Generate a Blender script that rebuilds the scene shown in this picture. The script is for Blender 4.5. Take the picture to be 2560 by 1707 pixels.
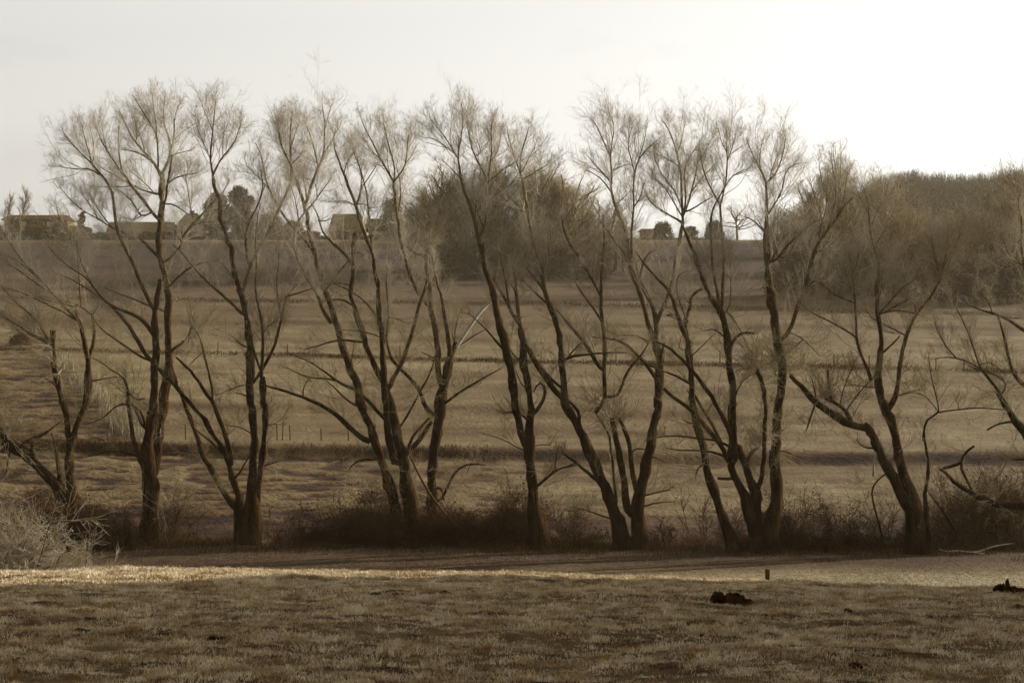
import bpy, math, random, re
import numpy as np
from mathutils import Vector
for o in list(bpy.data.objects): bpy.data.objects.remove(o)
SC = bpy.context.scene
C = SC.collection

# ------------------------------------------------------------ camera, sky, sun, exposure
CZ = 8.0                        # eye height above the valley datum
F = 5774.0                      # focal length in pixels of the 2560 px wide photograph
cam = bpy.data.cameras.new("camera"); camo = bpy.data.objects.new("camera", cam); C.objects.link(camo)
cam.sensor_width = 36; cam.lens = F / 2560 * 36; cam.clip_start = .5; cam.clip_end = 6000
camo.location = (0, 0, CZ); camo.rotation_euler = (math.radians(90), 0, 0)
SC.camera = camo
SUN_AZ, SUN_EL = math.radians(61), math.radians(16)      # azimuth to the right of the view direction
W = bpy.data.worlds.new("World"); SC.world = W; W.use_nodes = True
nt = W.node_tree; N = nt.nodes; L = nt.links
for n in list(N): N.remove(n)
out = N.new('ShaderNodeOutputWorld'); bg = N.new('ShaderNodeBackground'); sky = N.new('ShaderNodeTexSky')
sky.sky_type = 'NISHITA'; sky.sun_disc = False; sky.sun_elevation = SUN_EL; sky.sun_rotation = SUN_AZ
sky.air_density = 1.0; sky.dust_density = 2.5; sky.ozone_density = 1.0
hsv = N.new('ShaderNodeHueSaturation'); hsv.inputs['Saturation'].default_value = 0.0
tint = N.new('ShaderNodeMix'); tint.data_type = 'RGBA'; tint.blend_type = 'MULTIPLY'; tint.inputs[0].default_value = 1
tint.inputs[7].default_value = (1.0, .995, .98, 1)
tc = N.new('ShaderNodeTexCoord'); mp = N.new('ShaderNodeMapping'); mp.inputs['Scale'].default_value = (9, 9, 34)
nz = N.new('ShaderNodeTexNoise'); nz.inputs['Scale'].default_value = 1.0; nz.inputs['Detail'].default_value = 5
rp = N.new('ShaderNodeValToRGB'); rp.color_ramp.elements[0].position = .62; rp.color_ramp.elements[0].color = (1, 1, 1, 1)
rp.color_ramp.elements[1].position = .78; rp.color_ramp.elements[1].color = (.93, .93, .93, 1)
cl = N.new('ShaderNodeMix'); cl.data_type = 'RGBA'; cl.blend_type = 'MULTIPLY'; cl.inputs[0].default_value = 1
L.new(sky.outputs[0], hsv.inputs['Color']); L.new(hsv.outputs[0], tint.inputs[6])
L.new(tc.outputs['Generated'], mp.inputs[0]); L.new(mp.outputs[0], nz.inputs[0]); L.new(nz.outputs[0], rp.inputs[0])
L.new(tint.outputs[2], cl.inputs[6]); L.new(rp.outputs[0], cl.inputs[7])
vs = N.new('ShaderNodeVectorMath'); vs.operation = 'SUBTRACT'; vs.inputs[1].default_value = (-.205, .975, .079)
vm = N.new('ShaderNodeVectorMath'); vm.operation = 'MULTIPLY'; vm.inputs[1].default_value = (22, 22, 75)
vl = N.new('ShaderNodeVectorMath'); vl.operation = 'LENGTH'
mr = N.new('ShaderNodeMapRange'); mr.inputs['From Min'].default_value = 1.0; mr.inputs['From Max'].default_value = .1
nz2 = N.new('ShaderNodeTexNoise'); nz2.inputs['Scale'].default_value = 28; nz2.inputs['Detail'].default_value = 6
mu = N.new('ShaderNodeMath'); mu.operation = 'MULTIPLY'; mu2 = N.new('ShaderNodeMath'); mu2.operation = 'MULTIPLY'; mu2.inputs[1].default_value = .45
cm = N.new('ShaderNodeMix'); cm.data_type = 'RGBA'; cm.blend_type = 'MULTIPLY'; cm.inputs[7].default_value = (.66, .66, .66, 1)
L.new(tc.outputs['Generated'], vs.inputs[0]); L.new(vs.outputs[0], vm.inputs[0]); L.new(vm.outputs[0], vl.inputs[0]); L.new(vl.outputs['Value'], mr.inputs['Value'])
L.new(tc.outputs['Generated'], nz2.inputs['Vector']); L.new(nz2.outputs[0], mu.inputs[0]); L.new(mr.outputs[0], mu.inputs[1]); L.new(mu.outputs[0], mu2.inputs[0])
L.new(mu2.outputs[0], cm.inputs[0]); L.new(cl.outputs[2], cm.inputs[6])
L.new(cm.outputs[2], bg.inputs[0]); L.new(bg.outputs[0], out.inputs[0])
bg.inputs[1].default_value = 0.08
sl = bpy.data.lights.new("sun", 'SUN'); sl.energy = 5.0; sl.angle = math.radians(.6); sl.color = (1, .985, .96)
so = bpy.data.objects.new("sun", sl); C.objects.link(so)
sd = Vector((math.sin(SUN_AZ) * math.cos(SUN_EL), math.cos(SUN_AZ) * math.cos(SUN_EL), math.sin(SUN_EL)))
so.rotation_euler = sd.to_track_quat('Z', 'Y').to_euler()
so.location = (60, 40, 60)
SC.view_settings.view_transform = 'Standard'; SC.view_settings.look = 'None'
SC.view_settings.gamma = 1; SC.view_settings.use_curve_mapping = False; SC.view_settings.exposure = 1.42
SC.cycles.max_bounces = 5; SC.cycles.diffuse_bounces = 2; SC.cycles.volume_bounces = 0; SC.cycles.transparent_max_bounces = 4
HAZE_DENSITY = 0.00012

# ------------------------------------------------------------ small helpers
rng = np.random.default_rng(11)
random.seed(5)

def vnoise(x, y, seed=0):
    x = np.asarray(x, float); y = np.asarray(y, float)
    xi = np.floor(x).astype(np.int64); yi = np.floor(y).astype(np.int64)
    fx = x - xi; fy = y - yi; fx = fx * fx * (3 - 2 * fx); fy = fy * fy * (3 - 2 * fy)
    def h(a, b):
        n = (a * 374761393 + b * 668265263 + seed * 982451653) & 0x7fffffff
        n = ((n ^ (n >> 13)) * 1274126177) & 0x7fffffff
        n = n ^ (n >> 16)
        return (n & 0xffff) / 65535.0
    return (h(xi, yi) * (1 - fx) + h(xi + 1, yi) * fx) * (1 - fy) + (h(xi, yi + 1) * (1 - fx) + h(xi + 1, yi + 1) * fx) * fy

def fbm(x, y, seed=0, octv=4):
    s = 0; a = .5; t = 0
    for k in range(octv):
        s = s + a * vnoise(x * 2 ** k, y * 2 ** k, seed + k * 17); t += a; a *= .5
    return s / t

def sstep(a, b, x):
    t = np.clip((x - a) / (b - a), 0, 1); return t * t * (3 - 2 * t)

def mat(name, c1, c2=None, scale=3.0, rough=1.0, bump=0.0, bscale=None, detail=6, c3=None, stretch=(1, 1, 1), lo=.35, hi=.68, spec=.0):
    m = bpy.data.materials.new(name); m.use_nodes = True
    t = m.node_tree; b = t.nodes['Principled BSDF']; b.inputs['Roughness'].default_value = rough
    b.inputs['Specular IOR Level'].default_value = spec
    if c2 is None: c2 = tuple(v * 1.25 for v in c1)
    g = t.nodes.new('ShaderNodeNewGeometry'); mp = t.nodes.new('ShaderNodeMapping'); mp.inputs['Scale'].default_value = stretch
    n = t.nodes.new('ShaderNodeTexNoise'); n.inputs['Scale'].default_value = scale; n.inputs['Detail'].default_value = detail
    r = t.nodes.new('ShaderNodeValToRGB'); e = r.color_ramp.elements
    e[0].position = lo; e[0].color = (*c1, 1); e[1].position = hi; e[1].color = (*c2, 1)
    if c3:
        q = r.color_ramp.elements.new(min(.97, hi + .12)); q.color = (*c3, 1)
    t.links.new(g.outputs['Position'], mp.inputs[0]); t.links.new(mp.outputs[0], n.inputs['Vector'])
    t.links.new(n.outputs[0], r.inputs[0]); t.links.new(r.outputs[0], b.inputs['Base Color'])
    if bump:
        n2 = t.nodes.new('ShaderNodeTexNoise'); n2.inputs['Scale'].default_value = bscale or scale * 4; n2.inputs['Detail'].default_value = 4
        bp = t.nodes.new('ShaderNodeBump'); bp.inputs['Strength'].default_value = bump; bp.inputs['Distance'].default_value = .09
        t.links.new(mp.outputs[0], n2.inputs['Vector']); t.links.new(n2.outputs[0], bp.inputs['Height']); t.links.new(bp.outputs[0], b.inputs['Normal'])
    return m

def sep(v, k=1.6):
    """toned-print albedo: the darker the paint, the browner, as the sepia print shows it"""
    L_ = math.log(max(v * k * .72, .004))
    t = [math.log(q) for q in (.004, .02, .07, .17, .4, .8)]
    g = float(np.interp(L_, t, (.28, .42, .645, .78, .88, .97))); b = float(np.interp(L_, t, (.05, .12, .24, .41, .68, .9)))
    q = v / (.2126 + .7152 * g + .0722 * b)
    return (q, q * g, q * b)

M = dict(
    bark=mat('willow_bark', sep(.009,2.4), sep(.023,3.2), 5, bump=.9, bscale=16, stretch=(1, 1, .28), c3=sep(.045,3), lo=.38, hi=.66),
    limb=mat('limb_bark', sep(.012,2.2), sep(.030,3), 5, bump=.6, bscale=16, stretch=(1, 1, .35), c3=sep(.06), lo=.38, hi=.66),
    twig=mat('willow_twig', sep(.08,1.3), sep(.18,1.3), .8),
    shoot=mat('young_shoot', sep(.12,1.2), sep(.26,1.2), 1.5),
    palewood=mat('stripped_wood', sep(.20), sep(.32), 7),
    bramble=mat('bramble_stem', sep(.013,1.4), sep(.042,1.8), 2),
    brownleaf=mat('withered_leaf', sep(.016,.8), sep(.046,.8), 3),
    hawthorn=mat('sunlit_hedge_twig', sep(.14,.8), sep(.46,1), 2.5),  # twigs lightened to paint in sunlight that the willows block
    fartwig=mat('far_twig', sep(.10,1.2), sep(.19,1.2), .5),
    fartwig3=mat('far_twig_dark', sep(.06,.9), sep(.14,.9), .5),
    fartwig2=mat('far_twig_pale', sep(.14,1.3), sep(.25,1.3), .5),
    ridge=mat('far_wood', sep(.008,1.2), sep(.020,1.2), .06),
    farbark=mat('far_bark', sep(.04), sep(.09), 2),
    conifer=mat('conifer_needle', sep(.028,.9), sep(.065,.9), 1.2),  # lightened to paint in the fading of distant haze
    hedge=mat('hedge_leaf', sep(.028,.8), sep(.062,.8), 1.5),  # raised in tone for haze, painted into the leaf colour
    blade=mat('grass_blade', sep(.15,.45), sep(.56,.60), 2.8, lo=.34, hi=.66, detail=9),
    darkweed=mat('dark_weeds', sep(.012), sep(.030), 2),
    browblade=mat('sunlit_grass_tone', sep(.34,3), sep(.55,3), 3),  # grass whitened to paint in the sunlit strip along the brow
    floorblade=mat('grazed_grass', sep(.07,1.4), sep(.20,1.4), 1.0, detail=9),  # grass darkened to paint in the shade on the valley floor
    drygrass=mat('rough_grass', sep(.018,1.1), sep(.055,1.1), 2.0),
    reed=mat('dry_reed', sep(.14), sep(.22), 3),
    post=mat('weathered_post', sep(.025), sep(.055), 14, stretch=(1, 1, .2)),
    earth=mat('turned_earth', sep(.008), sep(.028), 9, bump=.8, bscale=22),
    roof=mat('roof_tile', sep(.022,1.6), sep(.034,1.6), 2),
    roof2=mat('pale_roof_tile', sep(.07,1.2), sep(.10,1.2), 2),  # pale tile, lifted further for painted hilltop haze
    wall=mat('house_wall', sep(.05,1.2), sep(.075,1.2), 2),  # wall tone lifted to paint in haze over the hilltop
    whitewall=mat('white_render', sep(.25), sep(.32), 2),
    frame=mat('white_window_frame', sep(.3), sep(.36), 2),
    wire=mat('fence_wire', sep(.12), sep(.2), 4),
)
mg = bpy.data.materials.new('window_glass'); mg.use_nodes = True
b_ = mg.node_tree.nodes['Principled BSDF']; b_.inputs['Base Color'].default_value = (.25, .24, .21, 1); b_.inputs['Roughness'].default_value = .08
M['glass'] = mg

def pale_aloft(m, c, z0, z1):
    """young bark high in a willow is paler than the old bark of the bole"""
    t = m.node_tree; b = t.nodes['Principled BSDF']; src = b.inputs['Base Color'].links[0].from_socket
    g = t.nodes.new('ShaderNodeNewGeometry'); sx = t.nodes.new('ShaderNodeSeparateXYZ'); mr = t.nodes.new('ShaderNodeMapRange')
    mr.inputs['From Min'].default_value = z0; mr.inputs['From Max'].default_value = z1
    mx = t.nodes.new('ShaderNodeMix'); mx.data_type = 'RGBA'; mx.inputs[7].default_value = (*c, 1)
    t.links.new(g.outputs['Position'], sx.inputs[0]); t.links.new(sx.outputs[2], mr.inputs['Value']); t.links.new(mr.outputs[0], mx.inputs[0])
    t.links.new(src, mx.inputs[6]); t.links.new(mx.outputs[2], b.inputs['Base Color'])
pale_aloft(M['bark'], sep(.065), CZ - 1, CZ + 7.5); pale_aloft(M['limb'], sep(.09), CZ - 1.5, CZ + 7); pale_aloft(M['twig'], sep(.34, 1.4), CZ - 1, CZ + 5.5)

def mesh_obj(name, V, Fq, m, parent=None, smooth=True, Ft=None):
    """V (n,3); Fq list of quads array (k,4); Ft triangles (k,3)"""
    me = bpy.data.meshes.new(name)
    V = np.asarray(V, np.float32)
    q = np.zeros((0, 4), np.int32) if Fq is None else np.asarray(Fq, np.int32).reshape(-1, 4)
    t = np.zeros((0, 3), np.int32) if Ft is None else np.asarray(Ft, np.int32).reshape(-1, 3)
    me.vertices.add(len(V)); me.vertices.foreach_set('co', V.ravel())
    me.loops.add(len(q) * 4 + len(t) * 3); me.loops.foreach_set('vertex_index', np.concatenate([q.ravel(), t.ravel()]))
    me.polygons.add(len(q) + len(t))
    st = np.concatenate([np.arange(len(q)) * 4, len(q) * 4 + np.arange(len(t)) * 3]).astype(np.int32)
    tot = np.concatenate([np.full(len(q), 4), np.full(len(t), 3)]).astype(np.int32)
    me.polygons.foreach_set('loop_start', st); me.polygons.foreach_set('loop_total', tot)
    me.polygons.foreach_set('use_smooth', np.full(len(q) + len(t), smooth))
    me.update(calc_edges=True)
    me.materials.append(m)
    o = bpy.data.objects.new(name, me); C.objects.link(o)
    if parent: o.parent = parent
    return o

def tag(o, label=None, cat=None, group=None, kind=None):
    if label: o['label'] = label
    if cat: o['category'] = cat
    if group: o['group'] = group
    if kind: o['kind'] = kind
    return o

def empty(name, loc=(0, 0, 0), rz=0):
    o = bpy.data.objects.new(name, None); C.objects.link(o); o.location = loc; o.rotation_euler = (0, 0, rz)
    o.empty_display_size = .3
    return o

def ground_kids(root, loc):
    """children built in world coordinates: shift their meshes so that the Empty sits at the base"""
    root.location = loc
    off = np.array(loc, np.float32)
    for ch in root.children:
        if ch.type == 'MESH':
            me = ch.data; a = np.empty(len(me.vertices) * 3, np.float32); me.vertices.foreach_get('co', a)
            a = a.reshape(-1, 3) - off; me.vertices.foreach_set('co', a.ravel()); me.update()
            for g in ch.children:
                m2 = g.data; a = np.empty(len(m2.vertices) * 3, np.float32); m2.vertices.foreach_get('co', a)
                a = a.reshape(-1, 3) - off; m2.vertices.foreach_set('co', a.ravel()); m2.update()

class Tubes:
    def __init__(s): s.g = {}
    def add(s, P, R, sides=3):
        P = np.asarray(P, float); R = np.asarray(R, float)
        if P.ndim == 2: P = P[None]; R = R[None]
        s.g.setdefault((P.shape[1], sides), []).append((P, R)); return s
    def arrays(s):
        VV = []; QQ = []; base = 0
        for (n, k), lst in s.g.items():
            P = np.concatenate([a for a, _ in lst]); R = np.concatenate([b for _, b in lst])
            T = np.gradient(P, axis=1); T /= np.linalg.norm(T, axis=2, keepdims=True) + 1e-9
            ref = np.zeros_like(T); mainv = np.abs((P[:, -1] - P[:, 0])) ; ax = np.argmin(mainv, axis=1)
            ref[np.arange(len(P)), :, ax] = 1
            U = np.cross(T, ref); U /= np.linalg.norm(U, axis=2, keepdims=True) + 1e-9
            Wv = np.cross(T, U)
            a = np.arange(k) * 2 * math.pi / k
            V = P[:, :, None, :] + R[:, :, None, None] * (np.cos(a)[None, None, :, None] * U[:, :, None, :] + np.sin(a)[None, None, :, None] * Wv[:, :, None, :])
            m = len(P); idx = np.arange(m * n * k).reshape(m, n, k) + base
            A = idx[:, :-1, :]; B = idx[:, 1:, :]
            Q = np.stack([A, np.roll(A, -1, 2), np.roll(B, -1, 2), B], -1).reshape(-1, 4)
            VV.append(V.reshape(-1, 3)); QQ.append(Q); base += m * n * k
        return np.concatenate(VV), np.concatenate(QQ)
    def build(s, name, m, parent=None, warp=None):
        V, Q = s.arrays()
        if warp is not None: V = warp(V)
        return mesh_obj(name, V, Q, m, parent)

def at_t(P, t):
    """P (M,n,3), t (M,) -> point and unit tangent"""
    n = P.shape[1]; f = t * (n - 1); i = np.clip(np.floor(f).astype(int), 0, n - 2); u = (f - i)[:, None]
    a = P[np.arange(len(P)), i]; b = P[np.arange(len(P)), i + 1]; T = b - a
    return a * (1 - u) + b * u, T / (np.linalg.norm(T, axis=1, keepdims=True) + 1e-9)

def grow(p, d, Ln, n, trop=.15, wig=.12, tv=(0, 0, 1)):
    """grow len(p) polylines of n points"""
    m = len(p); out = np.empty((m, n, 3)); out[:, 0] = p; d = d.copy(); st = (Ln / (n - 1))[:, None]
    tv = np.array(tv, float)
    for k in range(1, n):
        d = d + rng.normal(0, wig, (m, 3)) + trop * tv
        d /= np.linalg.norm(d, axis=1, keepdims=True)
        out[:, k] = out[:, k - 1] + d * st
    return out

def spawn(P, idx, t, ang, Ln, n, trop=.15, wig=.12, tv=(0, 0, 1), flat=1.0):
    """children of the polylines P[idx] at parameter t, leaving at angle ang (radians)"""
    p, T = at_t(P[idx], t)
    rnd = rng.normal(0, 1, T.shape); rnd[:, 1] *= flat
    perp = rnd - (rnd * T).sum(1, keepdims=True) * T; perp /= np.linalg.norm(perp, axis=1, keepdims=True) + 1e-9
    d = T * np.cos(ang)[:, None] + perp * np.sin(ang)[:, None]
    return grow(p, d, Ln, n, trop, wig, tv)

def taper(m, n, r0, r1):
    r0 = np.broadcast_to(r0, (m,)); r1 = np.broadcast_to(r1, (m,))
    s = np.linspace(0, 1, n)[None]
    return r0[:, None] * (1 - s) + r1[:, None] * s

def U(a, b, n): return rng.uniform(a, b, n)

# ------------------------------------------------------------ the lie of the land (metres; eye at CZ, distances along +Y)
FLOOR, HS, H0 = -7.15, .085, 84.0
CREST_X = np.array([-400, 0, 300, 600, 900, 1300, 1600, 1900, 2200, 2560, 3000.]); CREST_Y = np.array([1436, 1432, 1427, 1428, 1435, 1440, 1446, 1456, 1469, 1482, 1500.])
def y2d(y):
    """distance at which the hillside shows at picture height y (full pixels)"""
    S = (853.5 - y) / F
    return (HS * H0 - FLOOR) / (HS - S)
BANKS = [(1112, 1150, .22, .8, 0), (1062, 1075, .04, 1.5, 0), (1008, 1055, .10, 1.5, 1), (953, 985, .05, 1.5, 1), (875, 926, .07, .8, 1),
         (838, 868, .06, 1.6, 1), (795, 822, .08, 1.8, 1), (742, 778, .10, 1.2, 1), (700, 730, .09, 2.2, 1), (667, 694, .10, 1.8, 1), (640, 655, .06, 2.5, 1)]
def banks_of():
    r = []
    for yl, yr, amp, w, k in BANKS:
        dl, dr = y2d(yl), y2d(yr); xl = -1280 / F * dl; xr = 1280 / F * dr
        r.append((dl, (dr - dl) / (xr - xl), xl, amp, w))
    return r
BK = banks_of()
def diag_side(x, d):
    """>0 on the far right of the diagonal reed-grown boundary of the rough pasture"""
    a = np.array([-30.3, 154.]); b = np.array([-18, 112.])
    return (x - a[0]) * (b[1] - a[1]) / (b[0] - a[0]) * 0 + (x - (a[0] + (d - a[1]) * (b[0] - a[0]) / (b[1] - a[1])))
def land(x, d, tone=False):
    x = np.asarray(x, float); d = np.asarray(d, float)
    px = x / 42 * F + 1280
    sb = (np.interp(px, CREST_X, CREST_Y) - 853.5) / F
    near = -sb * d - .0025 * (d - 42) ** 2
    back = -3.3 + 1.6 * np.clip((20 - d) / 20, 0, 3) ** 2
    near = np.where(d < 20, back + (-sb * 20 - .0025 * 484 + 3.3), near)
    floor = FLOOR + 0 * d + .03 * (fbm(x / 3, d / 2, 5) - .5)
    z = np.maximum(near, floor)
    hill = FLOOR + HS * np.maximum(d - H0, 0)
    hill = np.where(d > 348, FLOOR + HS * (348 - H0) + .012 * (d - 348), hill)
    right = sstep(60, 125, x)
    hill = hill + np.where(d > 348, right * .095 * np.clip(d - 348, 0, 260), 0)
    hill = np.where(d > 620, hill - .0 * d, hill)
    z = np.where(d > H0, hill, z)
    dark = np.zeros_like(z)
    hz = np.zeros_like(z)
    for dl, s, xl, amp, w in BK:
        wob = 1.6 * (fbm(x / 14 + dl, x * 0 + dl, 9, 3) - .5) * (1 + dl / 160)
        u = d - (dl + s * (x - xl) + wob)
        hz = hz + amp * np.tanh(u / w) * np.exp(-(u / (6 * w)) ** 2)
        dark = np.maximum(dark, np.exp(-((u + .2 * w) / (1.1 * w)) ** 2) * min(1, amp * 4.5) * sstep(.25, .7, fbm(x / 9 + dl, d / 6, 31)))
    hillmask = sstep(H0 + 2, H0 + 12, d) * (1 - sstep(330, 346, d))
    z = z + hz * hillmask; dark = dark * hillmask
    ds = diag_side(x, d)
    bank1 = d - (BK[0][0] + BK[0][1] * (x - BK[0][2]))
    bank5 = d - (BK[4][0] + BK[4][1] * (x - BK[4][2]))
    lumpy = sstep(H0 - 1, H0 + 4, d) * np.maximum((1 - sstep(-1, 1.5, bank1)) * (1 - .75 * sstep(-9, 6, x)), (1 - sstep(-.8, .8, ds)) * (1 - sstep(-1, 1, bank5)))
    lump = fbm(x / 1.15 + 40, d / .8, 3, 3) - .5
    z = z + lumpy * .26 * lump + hillmask * .10 * (fbm(x / 4.5, d / 3, 8, 3) - .5) + hillmask * .7 * (fbm(x / 40, d / 26, 21, 2) - .5)
    # poached, tussocky ground of the near pasture and the valley floor
    nearm = 1 - sstep(60, 66, d)
    z = z + nearm * (.13 * (fbm(x / .8, d / .7, 12, 4) - .5) + .14 * (fbm(x / 3.2, d / 2.4, 44, 2) - .5))
    z = z + sstep(60, 66, d) * (1 - sstep(84, 88, d)) * .06 * (fbm(x / 1.5, d / 1.2, 13) - .5)
    if not tone: return z + CZ
    # tone: 0 dark earth .. 1 pale dry grass (sward colour, with sunlight and shade painted in)
    tn = .50 + .30 * (fbm(x / 2.2, d / 1.6, 51, 4) - .5)
    tn = np.where(d < 60, .44 + .5 * (fbm(x / 1.1, d / .8, 61, 4) - .5) - .3 * sstep(.56, .72, fbm(x / .55, d / .35, 62, 3)), tn)
    tn = tn + .28 * sstep(37.5, 40, d) * (1 - sstep(50, 58, d))  # sunlit strip on the brow painted paler
    tn = tn - .26 * (sstep(66, 76, d) * (1 - sstep(84, 92, d)))  # shade at the foot of the willows painted darker
    far = sstep(150, 330, d)
    tn = tn + hillmask * .20 * (fbm(x / 4.5, d / 2.2, 73, 4) - .5) + hillmask * (.08 - .56 * far) + hillmask * .22 * (fbm(x / 18, d / 9, 71, 4) - .5)
    tn = tn + .30 * sstep(64, 67, d) * (1 - sstep(70, 75, d)) * sstep(-2, 7, x)  # sunlit patch of the floor on the right painted paler
    tn = tn - lumpy * (.10 + .75 * sstep(.50, .64, 1 - (lump + .5)) * .5)  # shade painted into the hollows between the tussocks
    tn = tn - .55 * np.clip(dark, 0, 1)  # shaded faces of the banks painted as dark bands
    return z + CZ, np.clip(tn, 0, 1)

def Pt(px, py, d): return np.array([(px - 1280) / F * d, d, (853.5 - py) / F * d + CZ])

dr = np.concatenate([np.arange(1, 20, .6), np.arange(20, 46, .09), np.arange(46, 84, .3), np.arange(84, 130, .24), np.arange(130, 175, .35), np.arange(175, 360, 1.0), np.geomspace(360, 4200, 40)])
sr = np.concatenate([-np.geomspace(6, .30, 26), np.linspace(-.29, .29, 560), np.geomspace(.30, 6, 26)])
D, S_ = np.meshgrid(dr, sr, indexing='ij'); X = S_ * D
Z, TN = land(X, D, True)
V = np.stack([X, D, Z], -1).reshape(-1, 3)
idx = np.arange(len(V)).reshape(D.shape)
Q = np.stack([idx[:-1, :-1], idx[:-1, 1:], idx[1:, 1:], idx[1:, :-1]], -1).reshape(-1, 4)
mgd = bpy.data.materials.new('pasture'); mgd.use_nodes = True
t = mgd.node_tree; b = t.nodes['Principled BSDF']; b.inputs['Roughness'].default_value = 1; b.inputs['Specular IOR Level'].default_value = .05
at = t.nodes.new('ShaderNodeAttribute'); at.attribute_name = 'tone'
g = t.nodes.new('ShaderNodeNewGeometry')
n1 = t.nodes.new('ShaderNodeTexNoise'); n1.inputs['Scale'].default_value = 1.6; n1.inputs['Detail'].default_value = 8; n1.inputs['Roughness'].default_value = .7
mm = t.nodes.new('ShaderNodeMath'); mm.operation = 'MULTIPLY_ADD'; mm.inputs[1].default_value = .62; mm.inputs[2].default_value = -.31
ad = t.nodes.new('ShaderNodeMath'); ad.operation = 'ADD'
r = t.nodes.new('ShaderNodeValToRGB'); e = r.color_ramp.elements
e[0].position = 0; e[0].color = (*sep(.006), 1); e[1].position = 1; e[1].color = (*sep(.19), 1)
for p_, v_ in ((.2, .018), (.4, .042), (.6, .078), (.8, .13)):
    q = e.new(p_); q.color = (*sep(v_), 1)
t.links.new(g.outputs['Position'], n1.inputs['Vector']); t.links.new(n1.outputs[0], mm.inputs[0]); t.links.new(mm.outputs[0], ad.inputs[0])
t.links.new(at.outputs['Fac'], ad.inputs[1]); t.links.new(ad.outputs[0], r.inputs[0]); t.links.new(r.outputs[0], b.inputs['Base Color'])
n2 = t.nodes.new('ShaderNodeTexNoise'); n2.inputs['Scale'].default_value = 5; n2.inputs['Detail'].default_value = 7
bp = t.nodes.new('ShaderNodeBump'); bp.inputs['Strength'].default_value = 1.0; bp.inputs['Distance'].default_value = .11
t.links.new(g.outputs['Position'], n2.inputs['Vector']); t.links.new(n2.outputs[0], bp.inputs['Height']); t.links.new(bp.outputs[0], b.inputs['Normal'])
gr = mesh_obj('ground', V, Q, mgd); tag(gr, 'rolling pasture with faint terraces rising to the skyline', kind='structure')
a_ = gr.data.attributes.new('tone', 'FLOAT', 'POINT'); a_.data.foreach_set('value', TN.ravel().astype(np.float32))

# ------------------------------------------------------------ traced willows
TILE = dict(A1=(0, 180), A2=(600, 180), A3=(1200, 220), A4=(1860, 340), B1=(0, 600), B2=(600, 600), B3=(1200, 600), B4=(1860, 700),
            C1=(0, 1000), C2=(600, 1000), C3=(1200, 1000), C4=(1860, 1100))
def parse(s):
    tile = None; pts = []
    for k in s.split():
        if k in TILE: tile = TILE[k]; continue
        v = [float(q) for q in k.split(',')]
        pts.append((tile[0] + v[0] / 3.36, tile[1] + v[1] / 3.36, v[2] / 3.36 if len(v) > 2 else None))
    w = [p[2] for p in pts]
    known = [i for i, q in enumerate(w) if q is not None]
    if not known: w[0] = 4.0; known = [0]
    if w[-1] is None and known[-1] != len(w) - 1:
        w[-1] = max(1.3, w[known[-1]] * .45); known.append(len(w) - 1)
    cs = np.concatenate([[0], np.cumsum([math.hypot(pts[i + 1][0] - pts[i][0], pts[i + 1][1] - pts[i][1]) for i in range(len(pts) - 1)])])
    w = np.interp(cs, cs[known], [w[i] for i in known])
    return np.array([[p[0], p[1]] for p in pts]), w, cs

def catmull(P, cs, n):
    """resample a polyline at n even steps with rounded corners"""
    s = np.linspace(0, cs[-1], n); out = np.stack([np.interp(s, cs, P[:, k]) for k in range(P.shape[1])], 1)
    for _ in range(2):
        q = out.copy(); q[1:-1] = .25 * out[:-2] + .5 * out[1:-1] + .25 * out[2:]; out = q
    return out

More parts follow.
